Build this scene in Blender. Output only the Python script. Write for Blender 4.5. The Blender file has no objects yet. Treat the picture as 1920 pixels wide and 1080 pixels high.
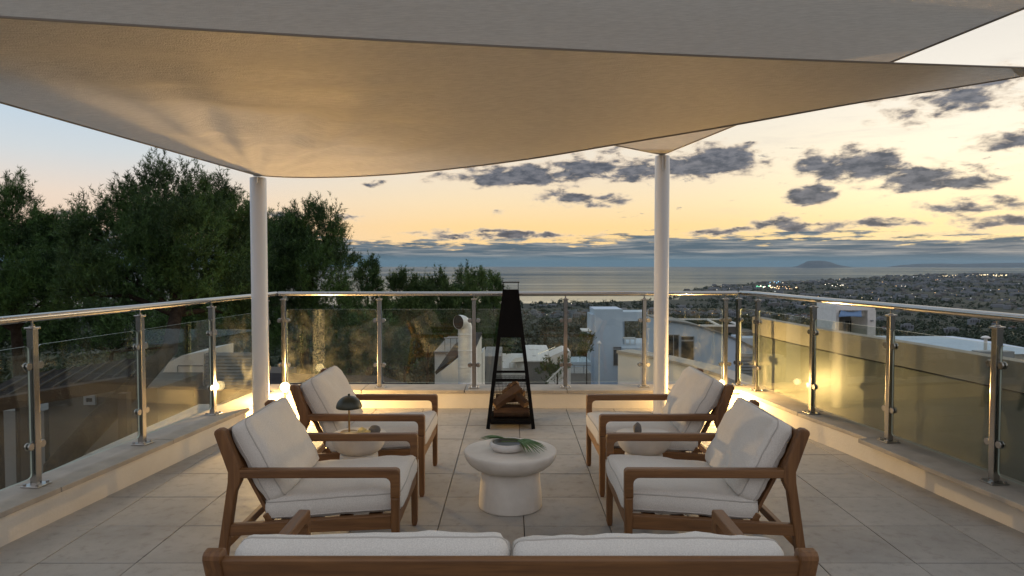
import bpy, bmesh, math, random
import numpy as np
from mathutils import Vector, Matrix, noise as mnoise

SC = bpy.context.scene
COL = SC.collection
R = math.radians
rng = random.Random(7)
nrng = np.random.RandomState(7)

# ------------------------------------------------------------------ camera
FPX = 1290.0                                   # focal length in pixels of a 1920 wide frame
PITCH = math.atan(46.0 / FPX)
CAM_H = 1.5
cam_data = bpy.data.cameras.new('camera')
cam = bpy.data.objects.new('camera', cam_data)
COL.objects.link(cam)
cam.location = (0, 0, CAM_H)
cam.rotation_euler = (math.pi / 2 - PITCH, 0, 0)
cam_data.sensor_width = 36.0
cam_data.lens = 36.0 * FPX / 1920.0
cam_data.clip_start = 0.05
cam_data.clip_end = 90000
SC.camera = cam

# ------------------------------------------------------------------ world
AZ_SUN, EL_SUN = R(56), R(4.0)
world = bpy.data.worlds.new('World')
SC.world = world
world.use_nodes = True


class NT:
    """Small helper to write node graphs as expressions."""
    def __init__(self, tree):
        self.t = tree
        self.n = tree.nodes
        self.l = tree.links

    def put(self, sock, v):
        if isinstance(v, bpy.types.NodeSocket):
            self.l.new(v, sock)
        elif v is not None:
            if sock.type == 'RGBA' and len(v) == 3:
                v = (*v, 1)
            sock.default_value = v

    def m(self, op, a, b=None, c=None, clamp=False):
        n = self.n.new('ShaderNodeMath')
        n.operation = op
        n.use_clamp = clamp
        for i, v in enumerate((a, b, c)):
            if v is not None:
                self.put(n.inputs[i], v)
        return n.outputs[0]

    def vm(self, op, a, b=None):
        n = self.n.new('ShaderNodeVectorMath')
        n.operation = op
        self.put(n.inputs[0], a)
        if b is not None:
            self.put(n.inputs[1], b)
        return n.outputs[0]

    def sm(self, v, lo, hi, a=0.0, b=1.0):
        n = self.n.new('ShaderNodeMapRange')
        n.interpolation_type = 'SMOOTHSTEP'
        self.put(n.inputs[0], v)
        for i, q in zip((1, 2, 3, 4), (lo, hi, a, b)):
            self.put(n.inputs[i], q)
        return n.outputs[0]

    def mix(self, f, a, b, mode='MIX'):
        n = self.n.new('ShaderNodeMix')
        n.data_type = 'RGBA'
        n.blend_type = mode
        n.clamp_factor = True
        self.put(n.inputs[0], f)
        self.put(n.inputs[6], a)
        self.put(n.inputs[7], b)
        return n.outputs[2]

    def xyz(self, x, y, z):
        n = self.n.new('ShaderNodeCombineXYZ')
        for i, v in enumerate((x, y, z)):
            self.put(n.inputs[i], v)
        return n.outputs[0]

    def noise(self, vec, scale=1.0, detail=5, rough=0.55, dist=0.0, dims='3D'):
        n = self.n.new('ShaderNodeTexNoise')
        n.noise_dimensions = dims
        if vec is not None:
            self.put(n.inputs['Vector'], vec)
        self.put(n.inputs['Scale'], scale)
        n.inputs['Detail'].default_value = detail
        n.inputs['Roughness'].default_value = rough
        n.inputs['Distortion'].default_value = dist
        return n.outputs[0]

    def ramp(self, fac, pts, interp='LINEAR'):
        n = self.n.new('ShaderNodeValToRGB')
        n.color_ramp.interpolation = interp
        e = n.color_ramp.elements
        while len(e) < len(pts):
            e.new(0.5)
        for el, (p, c) in zip(e, pts):
            el.position = p
            el.color = (*c, 1) if len(c) == 3 else c
        self.put(n.inputs[0], fac)
        return n.outputs[0]


def build_world():
    w = NT(world.node_tree)
    w.n.clear()
    tc = w.n.new('ShaderNodeTexCoord')
    d = w.vm('NORMALIZE', tc.outputs['Generated'])
    sep = w.n.new('ShaderNodeSeparateXYZ')
    w.l.new(d, sep.inputs[0])
    x, y, z = sep.outputs
    az = w.m('MULTIPLY', w.m('ARCTAN2', x, y), 180 / math.pi)        # degrees, right positive
    el = w.m('MULTIPLY', w.m('ARCSINE', z), 180 / math.pi)
    t = w.m('SQRT', w.m('DIVIDE', w.m('MAXIMUM', el, 0.0), 90.0))

    def P(e):
        return math.sqrt(e / 90.0)
    zen = (0.44, 0.49, 0.56)
    left = w.ramp(t, [(0, (.80, .58, .42)), (P(3), (.80, .60, .45)), (P(5), (.76, .63, .52)), (P(8), (.58, .62, .64)),
                      (P(13), (.42, .57, .71)), (P(30), (.44, .54, .66)), (1, zen)])
    mid = w.ramp(t, [(0, (.92, .62, .30)), (P(3), (.93, .645, .30)), (P(5), (.88, .69, .43)), (P(8), (.80, .70, .56)),
                     (P(13), (.72, .70, .65)), (P(30), (.52, .58, .64)), (1, zen)])
    right = w.ramp(t, [(0, (.93, .65, .30)), (P(3), (.95, .70, .32)), (P(5), (.95, .77, .45)), (P(8), (.90, .785, .575)),
                       (P(13), (.80, .745, .655)), (P(20), (.71, .675, .625)), (P(35), (.56, .60, .65)), (1, zen)])
    back = w.ramp(t, [(0, (.58, .50, .50)), (P(8), (.62, .55, .55)), (P(20), (.56, .55, .58)), (1, zen)])
    sky = w.mix(w.sm(az, -32, 0), left, mid)
    sky = w.mix(w.sm(az, 4, 30), sky, right)
    sky = w.mix(w.sm(w.m('ABSOLUTE', az), 65, 140), sky, back)
    # the afterglow where the sun went down
    g = w.m('ADD', w.m('POWER', w.m('DIVIDE', w.m('SUBTRACT', az, 36), 13), 2.0),
            w.m('POWER', w.m('DIVIDE', w.m('SUBTRACT', el, 6.5), 6), 2.0))
    glow = w.m('EXPONENT', w.m('MULTIPLY', g, -1.0))
    sky = w.mix(w.m('MULTIPLY', glow, .17), sky, (1.0, .95, .78), 'ADD')

    # ---- clouds, as a layer on the dome (azimuth / elevation)
    p2 = w.xyz(w.m('MULTIPLY', az, .30), w.m('MULTIPLY', el, .75), 3.7)
    warp = w.m('SUBTRACT', w.noise(p2, 1.2, 4, .6), .5)
    azw = w.m('ADD', az, w.m('MULTIPLY', warp, 4.0))
    elw = w.m('ADD', el, w.m('MULTIPLY', warp, 1.6))
    fb = w.noise(w.xyz(w.m('MULTIPLY', az, .42), w.m('MULTIPLY', el, 1.05), 1.3), 1.25, 7, .58, .25)
    puffs = [  # azimuth, elevation, half width, half height, strength
        (1.0, 7.2, 9.5, 1.25, 1.0), (6.5, 7.9, 5.2, 1.7, 1.0), (10.5, 7.6, 4.5, 1.4, .95), (16.5, 8.1, 5.2, 1.9, 1.05), (13.5, 7.9, 3.4, 1.5, .9),
        (5.0, 5.5, 4.2, .95, .85), (7.8, 5.2, 3.0, .85, .9),
        (24.5, 7.7, 4.4, 1.4, .85), (27.0, 7.0, 5.4, 1.8, 1.0), (30.5, 6.1, 5.4, 1.5, .98), (33, 5.7, 3.4, 1.0, .8),
        (23.5, 5.15, 2.2, 1.1, .95), (20.6, 3.25, 2.8, .8, .85), (22.5, 2.7, 4.0, .7, .85),
        (33.5, 11.6, 6.0, 2.0, .72), (28.5, 12.4, 4.5, 1.4, .55), (37.8, 10.6, 3.0, 1.5, .9), (30, 10.5, 3.0, 1.2, .5), (36, 8.1, 4.4, 1.1, .75), (40, 8.3, 3.6, 1.2, .85),
        (45, 9.5, 6, 1.9, .85), (52, 7, 7, 1.6, .85), (60, 11, 8, 2.4, .8),
        (33.5, 4.0, 5.0, .75, .7), (36.5, 2.9, 5.0, .7, .8), (27.5, 2.9, 5, .6, .75), (17, 2.5, 3.5, .45, .7),
        (-11, 6.6, 1.6, .45, .62), (-19, 3.7, 2.6, .7, .75), (-13.5, 3.7, 1.9, .5, .75), (-32.5, 3.3, 2.6, .9, .7), (-19.5, 2.9, 2.4, .5, .65),
        (-1, 4.5, 1.0, .6, .6), (0, 2.35, 10, .4, .72), (-4, 2.4, 6, .5, .75), (-70, 9, 9, 2.2, .8), (-55, 5, 7, 1.0, .8), (80, 9, 9, 2, .8)]
    field = None
    for a, e, wd, ht, s in puffs:
        q = w.m('ADD', w.m('POWER', w.m('DIVIDE', w.m('SUBTRACT', azw, a), wd), 2.0),
                w.m('POWER', w.m('DIVIDE', w.m('SUBTRACT', elw, e), ht), 2.0))
        k = w.m('MULTIPLY', w.m('SUBTRACT', 1.0, w.m('SQRT', q)), s, clamp=True)
        field = k if field is None else w.m('MAXIMUM', field, k)
    val = w.m('ADD', field, w.m('MULTIPLY', w.m('SUBTRACT', fb, .5), 1.75))
    alpha = w.m('MULTIPLY', w.sm(val, .10, .56), w.sm(field, .0, .14))
    core = w.sm(val, .20, .66)
    shade = w.noise(w.xyz(w.m('MULTIPLY', az, .55), w.m('MULTIPLY', el, 1.5), 8.1), 1.7, 6, .62)
    ccol = w.mix(core, (.80, .64, .47), w.mix(w.sm(shade, .35, .65), (.045, .060, .092), (.150, .158, .190)))
    sky = w.mix(w.m('MULTIPLY', alpha, .95), sky, ccol)
    # thin high streaks and small torn scraps
    st = w.noise(w.xyz(w.m('MULTIPLY', az, .09), w.m('MULTIPLY', el, .7), 5.0), 1.5, 7, .62, .3)
    sky = w.mix(w.m('MULTIPLY', w.sm(st, .50, .75), w.m('MULTIPLY', w.sm(az, 5, 30), .30)), sky, (.58, .52, .47))
    sc_ = w.noise(w.xyz(w.m('MULTIPLY', az, .45), w.m('MULTIPLY', el, 1.5), 6.4), 1.2, 8, .62, .2)
    sky = w.mix(w.m('MULTIPLY', w.sm(sc_, .62, .74), w.m('MULTIPLY', w.sm(az, -6, 12), w.sm(el, 13, 7))), sky, (.33, .29, .27))

    # ---- the bank of cloud lying on the horizon
    top = w.m('ADD', 2.0, w.m('MULTIPLY', w.m('SUBTRACT', w.noise(w.xyz(w.m('MULTIPLY', az, .10), 0.0, 0.3), 1.3, 5, .6), .5), 2.0))
    top = w.m('ADD', top, w.m('MULTIPLY', w.m('SUBTRACT', w.noise(w.xyz(w.m('MULTIPLY', az, .22), w.m('MULTIPLY', el, 2.0), 2.3), 1.6, 8, .62), .5), 3.6))
    ba = w.sm(w.m('SUBTRACT', top, el), -.15, .30)
    streak = w.noise(w.xyz(w.m('MULTIPLY', az, .12), w.m('MULTIPLY', el, 2.6), 9.0), 1.4, 8, .62, .25)
    bcol = w.mix(w.sm(streak, .40, .66), (.070, .118, .160), (.29, .30, .30))
    bcol = w.mix(w.m('MULTIPLY', w.sm(streak, .58, .70), w.sm(el, .6, 1.7)), bcol, (.72, .58, .38))
    bcol = w.mix(w.sm(el, .9, .15), bcol, (.080, .160, .215))
    sky = w.mix(w.m('MULTIPLY', ba, .985), sky, bcol)

    # physical sky, low sun, as the faint base under the dusk colours
    ns = w.n.new('ShaderNodeTexSky')
    ns.sky_type = 'NISHITA'
    ns.sun_disc = False
    ns.sun_elevation = EL_SUN
    ns.sun_rotation = AZ_SUN
    ns.altitude = 150
    sky = w.mix(.002, sky, ns.outputs[0], 'ADD')
    bg = w.n.new('ShaderNodeBackground')
    w.l.new(sky, bg.inputs[0])
    bg.inputs[1].default_value = 0.92
    out = w.n.new('ShaderNodeOutputWorld')
    w.l.new(bg.outputs[0], out.inputs[0])


build_world()
world.cycles.sampling_method = 'MANUAL'
world.cycles.sample_map_resolution = 512

sun_data = bpy.data.lights.new('sun', 'SUN')
sun = bpy.data.objects.new('sun', sun_data)
COL.objects.link(sun)
sun_data.energy = 0.35
sun_data.angle = R(12)
sun_data.color = (1.0, .80, .55)
sun.rotation_euler = Vector((-math.sin(AZ_SUN) * math.cos(EL_SUN), -math.cos(AZ_SUN) * math.cos(EL_SUN), -math.sin(EL_SUN))).to_track_quat('-Z', 'Y').to_euler()

vs = SC.view_settings
vs.view_transform = 'Standard'
vs.look = 'None'
vs.gamma = 1.0
vs.use_curve_mapping = False
vs.exposure = 0.29
cy = SC.cycles
cy.use_denoising = True
cy.max_bounces = 8
cy.diffuse_bounces = 4
cy.glossy_bounces = 4
cy.transmission_bounces = 6
cy.transparent_max_bounces = 24
cy.volume_bounces = 0
cy.sample_clamp_indirect = 6.0
cy.caustics_reflective = False
cy.caustics_refractive = False

# ------------------------------------------------------------------ materials
MATS = {}


def mat(name, col, rough=.6, metal=0.0, col2=None, nscale=6.0, ndetail=5, bump=0.0, bscale=60.0, bdist=.01,
        spec=.5, coat=0.0, sheen=0.0, aniso=None, lo=.3, hi=.7, emit=None, estr=0.0):
    if name in MATS:
        return MATS[name]
    m = bpy.data.materials.new(name)
    m.use_nodes = True
    g = NT(m.node_tree)
    b = g.n['Principled BSDF']
    b.inputs['Roughness'].default_value = rough
    b.inputs['Metallic'].default_value = metal
    b.inputs['Specular IOR Level'].default_value = spec
    b.inputs['Coat Weight'].default_value = coat
    b.inputs['Sheen Weight'].default_value = sheen
    tc = g.n.new('ShaderNodeTexCoord')
    vec = tc.outputs['Object']
    if aniso:
        mp = g.n.new('ShaderNodeMapping')
        mp.inputs['Scale'].default_value = aniso
        g.l.new(vec, mp.inputs[0])
        vec = mp.outputs[0]
    if col2 is not None:
        f = g.sm(g.noise(vec, nscale, ndetail, .6), lo, hi)
        g.put(b.inputs['Base Color'], g.mix(f, col, col2))
    else:
        b.inputs['Base Color'].default_value = (*col, 1)
    if bump:
        bn = g.n.new('ShaderNodeBump')
        bn.inputs['Strength'].default_value = bump
        bn.inputs['Distance'].default_value = bdist
        g.l.new(g.noise(vec, bscale, 4, .6), bn.inputs['Height'])
        g.l.new(bn.outputs[0], b.inputs['Normal'])
    if emit:
        b.inputs['Emission Color'].default_value = (*emit, 1)
        b.inputs['Emission Strength'].default_value = estr
    MATS[name] = m
    return m


def wood(name, axis):
    s = [38, 38, 38]
    s[axis] = 2.2
    if name in MATS:
        return MATS[name]
    m = bpy.data.materials.new(name)
    m.use_nodes = True
    g = NT(m.node_tree)
    b = g.n['Principled BSDF']
    tc = g.n.new('ShaderNodeTexCoord')
    mp = g.n.new('ShaderNodeMapping')
    mp.inputs['Scale'].default_value = s
    g.l.new(tc.outputs['Object'], mp.inputs[0])
    oi = g.n.new('ShaderNodeObjectInfo')
    off = g.vm('ADD', mp.outputs[0], g.xyz(g.m('MULTIPLY', oi.outputs['Random'], 37.0), g.m('MULTIPLY', oi.outputs['Random'], 11.0), 0.0))
    n1 = g.noise(off, 1.0, 6, .6, .6)
    n2 = g.noise(off, 4.5, 3, .5)
    c = g.ramp(n1, [(.25, (.080, .033, .010)), (.48, (.158, .068, .021)), (.62, (.212, .096, .031)), (.8, (.108, .045, .014))])
    c = g.mix(g.m('MULTIPLY', g.sm(n2, .5, .7), .35), c, (.075, .031, .011))
    c = g.mix(g.m('MULTIPLY', oi.outputs['Random'], .25), c, (.24, .12, .045))
    g.put(b.inputs['Base Color'], c)
    g.put(b.inputs['Roughness'], g.sm(n1, .2, .8, .42, .6))
    bn = g.n.new('ShaderNodeBump')
    bn.inputs['Strength'].default_value = .25
    bn.inputs['Distance'].default_value = .002
    g.l.new(n2, bn.inputs['Height'])
    g.l.new(bn.outputs[0], b.inputs['Normal'])
    MATS[name] = m
    return m


WX, WY, WZ = wood('teak_along_x', 0), wood('teak_along_y', 1), wood('teak_along_z', 2)


def fabric_mat():
    m = bpy.data.materials.new('cushion_fabric')
    m.use_nodes = True
    g = NT(m.node_tree)
    b = g.n['Principled BSDF']
    tc = g.n.new('ShaderNodeTexCoord')
    v = tc.outputs['Object']
    wv = g.noise(v, 260, 2, .6)
    big = g.noise(v, 9, 4, .55)
    c = g.mix(g.sm(wv, .3, .7), (.61, .575, .52), (.755, .715, .65))
    c = g.mix(g.m('MULTIPLY', g.sm(big, .35, .75), .25), c, (.60, .56, .51))
    g.put(b.inputs['Base Color'], c)
    b.inputs['Roughness'].default_value = .95
    b.inputs['Sheen Weight'].default_value = .25
    b.inputs['Specular IOR Level'].default_value = .15
    bn = g.n.new('ShaderNodeBump')
    bn.inputs['Strength'].default_value = .40
    bn.inputs['Distance'].default_value = .003
    g.l.new(g.m('ADD', g.noise(v, 170, 3, .6), g.m('MULTIPLY', big, 2.5)), bn.inputs['Height'])
    g.l.new(bn.outputs[0], b.inputs['Normal'])
    return m


M_FAB = fabric_mat()
M_PIPE = mat('cushion_piping', (.48, .45, .41), .95)
M_STEEL = mat('brushed_steel', (.43, .415, .395), .18, 1.0, bump=.05, bscale=90, bdist=.002)
M_PLATE = mat('steel_plate', (.50, .49, .47), .3, 1.0)
M_BOLT = mat('steel_bolt', (.42, .41, .40), .35, 1.0)
M_WHITE = mat('white_render', (.78, .77, .74), .85, col2=(.70, .69, .66), nscale=3, bump=.25, bscale=35, bdist=.01)
M_KERB = mat('parapet_render', (.78, .73, .64), .85, col2=(.71, .66, .57), nscale=2.5, bump=.3, bscale=45, bdist=.008)
M_COPE = mat('coping_stone', (.46, .41, .345), .75, col2=(.36, .32, .27), nscale=5, bump=.25, bscale=70, bdist=.004)
M_COLUMN = mat('white_painted_steel', (.70, .69, .68), .38, col2=(.66, .65, .64), nscale=2)
M_STONE = mat('cast_plaster', (.78, .735, .665), .8, col2=(.69, .645, .575), nscale=7, bump=.2, bscale=55, bdist=.006)
M_BLACK = mat('black_steel', (.006, .0055, .0055), .8, 0.0, spec=.12, col2=(.009, .008, .0075), nscale=9, bump=.1, bscale=120, bdist=.002)
M_JOINT = mat('joint_mortar', (.045, .04, .036), .95)


def tile_mat():
    m = bpy.data.materials.new('stone_tile')
    m.use_nodes = True
    g = NT(m.node_tree)
    b = g.n['Principled BSDF']
    geo = g.n.new('ShaderNodeNewGeometry')
    v = geo.outputs['Position']
    oi = g.n.new('ShaderNodeObjectInfo')
    rnd = oi.outputs['Random']
    n1 = g.noise(v, 2.1, 6, .6)
    n2 = g.noise(v, 240, 2, .6)
    n3 = g.noise(v, 14, 5, .65)
    c = g.mix(g.sm(n1, .3, .7), (.42, .395, .36), (.32, .303, .278))
    c = g.mix(g.m('MULTIPLY', rnd, .42), c, (.50, .47, .425))
    c = g.mix(g.m('MULTIPLY', g.sm(n3, .50, .78), .6), c, (.22, .20, .175))
    c = g.mix(g.m('MULTIPLY', g.sm(n2, .45, .7), .25), c, (.20, .18, .155))
    g.put(b.inputs['Base Color'], c)
    g.put(b.inputs['Roughness'], g.sm(n3, .3, .7, .55, .75))
    b.inputs['Specular IOR Level'].default_value = .4
    bn = g.n.new('ShaderNodeBump')
    bn.inputs['Strength'].default_value = .3
    bn.inputs['Distance'].default_value = .003
    g.l.new(g.m('ADD', n2, g.m('MULTIPLY', n3, 1.5)), bn.inputs['Height'])
    g.l.new(bn.outputs[0], b.inputs['Normal'])
    return m


M_TILE = tile_mat()


def glass_mat(name, tint, ior, dirt=.02):
    m = bpy.data.materials.new(name)
    m.use_nodes = True
    g = NT(m.node_tree)
    g.n.remove(g.n['Principled BSDF'])
    out = [n for n in g.n if n.type == 'OUTPUT_MATERIAL'][0]
    tr = g.n.new('ShaderNodeBsdfTransparent')
    tr.inputs[0].default_value = (*tint, 1)
    gl = g.n.new('ShaderNodeBsdfGlossy')
    gl.inputs['Roughness'].default_value = .0
    gl.inputs[0].default_value = (.95, .97, .95, 1)
    geo = g.n.new('ShaderNodeNewGeometry')
    dt = g.n.new('ShaderNodeVectorMath')
    dt.operation = 'DOT_PRODUCT'
    g.l.new(geo.outputs['Normal'], dt.inputs[0])
    g.l.new(geo.outputs['Incoming'], dt.inputs[1])
    r0 = ((ior - 1) / (ior + 1)) ** 2
    fac = g.m('ADD', r0, g.m('MULTIPLY', 1 - r0, g.m('POWER', g.m('SUBTRACT', 1.0, g.m('ABSOLUTE', dt.outputs['Value']), clamp=True), 5.0)))
    mx = g.n.new('ShaderNodeMixShader')
    g.l.new(fac, mx.inputs[0])
    g.l.new(tr.outputs[0], mx.inputs[1])
    g.l.new(gl.outputs[0], mx.inputs[2])
    df = g.n.new('ShaderNodeBsdfDiffuse')
    df.inputs[0].default_value = (.6, .6, .56, 1)
    dn = g.noise(geo.outputs['Position'], 5.5, 7, .7, .3)
    mx2 = g.n.new('ShaderNodeMixShader')
    g.put(mx2.inputs[0], g.m('MULTIPLY', g.sm(dn, .42, .8), dirt))
    g.l.new(mx.outputs[0], mx2.inputs[1])
    g.l.new(df.outputs[0], mx2.inputs[2])
    g.l.new(mx2.outputs[0], out.inputs[0])
    return m


M_GLASS = glass_mat('railing_glass', (.915, .94, .92), 1.55, .03)
M_GEDGE = mat('glass_edge', (.62, .70, .62), .25, spec=.8)  # pale green diffuse colour stands in for light caught in the pane edges
M_DARKGLASS = mat('window_glass', (.02, .025, .03), .06, spec=.8)


def sail_mat():
    m = bpy.data.materials.new('sail_fabric')
    m.use_nodes = True
    g = NT(m.node_tree)
    g.n.remove(g.n['Principled BSDF'])
    out = [n for n in g.n if n.type == 'OUTPUT_MATERIAL'][0]
    tc = g.n.new('ShaderNodeTexCoord')
    v = tc.outputs['Object']
    rib = g.n.new('ShaderNodeMapping')
    rib.inputs['Scale'].default_value = (14, 120, 14)
    rib.inputs['Rotation'].default_value = (0, 0, R(60))
    g.l.new(v, rib.inputs[0])
    n1 = g.noise(rib.outputs[0], 1.0, 3, .6)
    n2 = g.noise(v, 130, 3, .7)
    c = g.mix(g.sm(n1, .3, .7), (.56, .525, .485), (.69, .65, .60))
    bn = g.n.new('ShaderNodeBump')
    bn.inputs['Strength'].default_value = .9
    bn.inputs['Distance'].default_value = .007
    g.l.new(g.m('ADD', n1, g.m('MULTIPLY', n2, 1.3)), bn.inputs['Height'])
    df = g.n.new('ShaderNodeBsdfDiffuse')
    tl = g.n.new('ShaderNodeBsdfTranslucent')
    gl = g.n.new('ShaderNodeBsdfGlossy')
    gl.inputs['Roughness'].default_value = .36
    gl.inputs[0].default_value = (.9, .82, .7, 1)
    g.put(df.inputs[0], c)
    g.put(tl.inputs[0], g.mix(g.sm(n1, .3, .7), (.55, .505, .455), (.68, .63, .57)))
    for s in (df, tl, gl):
        g.l.new(bn.outputs[0], s.inputs['Normal'])
    a = g.n.new('ShaderNodeMixShader')
    a.inputs[0].default_value = .43
    g.l.new(df.outputs[0], a.inputs[1])
    g.l.new(tl.outputs[0], a.inputs[2])
    b = g.n.new('ShaderNodeMixShader')
    b.inputs[0].default_value = .20
    g.l.new(a.outputs[0], b.inputs[1])
    g.l.new(gl.outputs[0], b.inputs[2])
    g.l.new(b.outputs[0], out.inputs[0])
    return m


M_SAIL = sail_mat()
M_HEM = mat('sail_hem', (.33, .29, .25), .85)


# ------------------------------------------------------------------ mesh helpers
def tag(o, label=None, cat=None, group=None, kind=None):
    if label:
        o['label'] = label
    if cat:
        o['category'] = cat
    if group:
        o['group'] = group
    if kind:
        o['kind'] = kind
    return o


def thing(name, loc, label, cat, group=None, rz=0.0):
    o = bpy.data.objects.new(name, None)
    o.empty_display_size = .1
    COL.objects.link(o)
    o.location = loc
    o.rotation_euler = (0, 0, rz)
    return tag(o, label, cat, group)


def wloc(o):
    v = Vector((0, 0, 0))
    while o is not None:
        v = v + o.location
        o = o.parent
    return v


class MB:
    """Collects shapes in world coordinates; build() links them as ONE mesh object."""
    def __init__(self):
        self.v, self.f, self.mi, self.sm = [], [], [], []

    def add(self, vs, fs, mi=0, smooth=False):
        k = len(self.v)
        self.v += [tuple(p) for p in vs]
        for f in fs:
            self.f.append(tuple(k + i for i in f))
            self.mi.append(mi)
            self.sm.append(smooth)
        return self

    def box(self, a, b, mi=0, bev=0.0, M=None):
        bm = bmesh.new()
        bmesh.ops.create_cube(bm, size=1)
        c = [(a[i] + b[i]) / 2 for i in range(3)]
        s = [abs(b[i] - a[i]) for i in range(3)]
        for v in bm.verts:
            v.co = Vector((v.co.x * s[0], v.co.y * s[1], v.co.z * s[2]))
        if bev:
            bmesh.ops.bevel(bm, geom=bm.edges[:], offset=min(bev, min(s) * .45), segments=2, affect='EDGES', profile=.6)
        for v in bm.verts:
            v.co += Vector(c)
            if M is not None:
                v.co = M @ v.co
        bm.verts.index_update()
        self.add([v.co[:] for v in bm.verts], [[v.index for v in f.verts] for f in bm.faces], mi)
        bm.free()
        return self

    def bar(self, p, q, w, h, up=(0, 0, 1), bev=.006, mi=0):
        p, q = Vector(p), Vector(q)
        d = q - p
        L = d.length
        d.normalize()
        u = Vector(up)
        s = d.cross(u).normalized()
        u = s.cross(d).normalized()
        M = Matrix((d, s, u)).transposed().to_4x4()
        M.translation = (p + q) / 2
        return self.box((-L / 2, -w / 2, -h / 2), (L / 2, w / 2, h / 2), mi, bev, M)

    def prism(self, poly, c0, c1, axis='y', bev=0.0, mi=0, M=None):
        """poly in the two other axes, extruded from c0 to c1 along axis."""
        bm = bmesh.new()

        def pt(a, b, c):
            return {'y': (a, c, b), 'x': (c, a, b), 'z': (a, b, c)}[axis]
        lo = [bm.verts.new(pt(a, b, c0)) for a, b in poly]
        hi = [bm.verts.new(pt(a, b, c1)) for a, b in poly]
        n = len(poly)
        bm.faces.new(lo)
        bm.faces.new(hi[::-1])
        for i in range(n):
            bm.faces.new((lo[i], hi[i], hi[(i + 1) % n], lo[(i + 1) % n]))
        bmesh.ops.recalc_face_normals(bm, faces=bm.faces[:])
        if bev:
            es = [e for e in bm.edges if (e.verts[0] in lo and e.verts[1] in lo) or (e.verts[0] in hi and e.verts[1] in hi)]
            bmesh.ops.bevel(bm, geom=es, offset=bev, segments=2, affect='EDGES', profile=.5)
        if M is not None:
            bmesh.ops.transform(bm, matrix=M, verts=bm.verts[:])
        bm.verts.index_update()
        self.add([v.co[:] for v in bm.verts], [[v.index for v in f.verts] for f in bm.faces], mi)
        bm.free()
        return self

    def tube(self, pts, rad, n=10, mi=0, caps=True, smooth=True):
        pts = [Vector(p) for p in pts]
        if not isinstance(rad, (list, tuple)):
            rad = [rad] * len(pts)
        vs, fs = [], []
        prev = None
        for i, p in enumerate(pts):
            d = (pts[min(i + 1, len(pts) - 1)] - pts[max(i - 1, 0)]).normalized()
            if prev is None:
                a = Vector((0, 0, 1)) if abs(d.z) < .9 else Vector((1, 0, 0))
                s = d.cross(a).normalized()
            else:
                s = (prev - d * prev.dot(d)).normalized()
            prev = s
            t = d.cross(s)
            for k in range(n):
                an = 2 * math.pi * k / n
                vs.append(p + (s * math.cos(an) + t * math.sin(an)) * rad[i])
        for i in range(len(pts) - 1):
            for k in range(n):
                k2 = (k + 1) % n
                fs.append((i * n + k, i * n + k2, (i + 1) * n + k2, (i + 1) * n + k))
        self.add(vs, fs, mi, smooth)
        if caps:
            self.add(vs[:n], [tuple(range(n - 1, -1, -1))], mi)
            self.add(vs[-n:], [tuple(range(n))], mi)
        return self

    def lathe(self, prof, c=(0, 0, 0), n=48, mi=0, smooth=True, jitter=0.0):
        vs, fs = [], []
        for r, z in prof:
            for k in range(n):
                an = 2 * math.pi * k / n
                j = 1 + jitter * math.sin(3 * an + 7 * z)
                vs.append((c[0] + r * j * math.cos(an), c[1] + r * j * math.sin(an), c[2] + z))
        for i in range(len(prof) - 1):
            for k in range(n):
                k2 = (k + 1) % n
                fs.append((i * n + k, i * n + k2, (i + 1) * n + k2, (i + 1) * n + k))
        self.add(vs, fs, mi, smooth)
        return self

    def build(self, name, mats, parent=None, local=True, kind=None, loc=None):
        me = bpy.data.meshes.new(name)
        off = wloc(parent) if (parent is not None and local) else Vector((0, 0, 0))
        if loc is not None:
            off = off + Vector(loc)
        o3 = np.array(off)
        me.from_pydata((np.array(self.v) - o3).tolist(), [], self.f)
        if not isinstance(mats, (list, tuple)):
            mats = [mats]
        for m in mats:
            me.materials.append(m)
        me.polygons.foreach_set('material_index', self.mi)
        me.polygons.foreach_set('use_smooth', self.sm)
        me.update()
        o = bpy.data.objects.new(name, me)
        COL.objects.link(o)
        if loc is not None:
            o.location = loc
        if parent is not None:
            o.parent = parent
        if kind:
            o['kind'] = kind
        return o


def np_mesh(name, verts, faces, mats, parent=None, mi=None, smooth=False):
    """Fast mesh from numpy arrays (all faces the same size)."""
    me = bpy.data.meshes.new(name)
    verts = np.asarray(verts, dtype=np.float32)
    faces = np.asarray(faces, dtype=np.int32)
    k = faces.shape[1]
    me.vertices.add(len(verts))
    me.vertices.foreach_set('co', verts.ravel())
    me.loops.add(faces.size)
    me.loops.foreach_set('vertex_index', faces.ravel())
    me.polygons.add(len(faces))
    me.polygons.foreach_set('loop_start', np.arange(0, faces.size, k, dtype=np.int32))
    me.polygons.foreach_set('loop_total', np.full(len(faces), k, dtype=np.int32))
    if mi is not None:
        me.polygons.foreach_set('material_index', np.asarray(mi, dtype=np.int32))
    if smooth:
        me.polygons.foreach_set('use_smooth', np.ones(len(faces), dtype=bool))
    for m in (mats if isinstance(mats, (list, tuple)) else [mats]):
        me.materials.append(m)
    me.update(calc_edges=True)
    o = bpy.data.objects.new(name, me)
    COL.objects.link(o)
    if parent is not None:
        o.parent = parent
    return o


def kids(o):
    return [c for c in COL.objects if c.parent == o]


def copy_tree(o, parent=None, memo=None):
    c = o.copy()
    COL.objects.link(c)
    if parent is not None:
        c.parent = parent
    for ch in list(o.children):
        copy_tree(ch, c)
    return c


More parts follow.
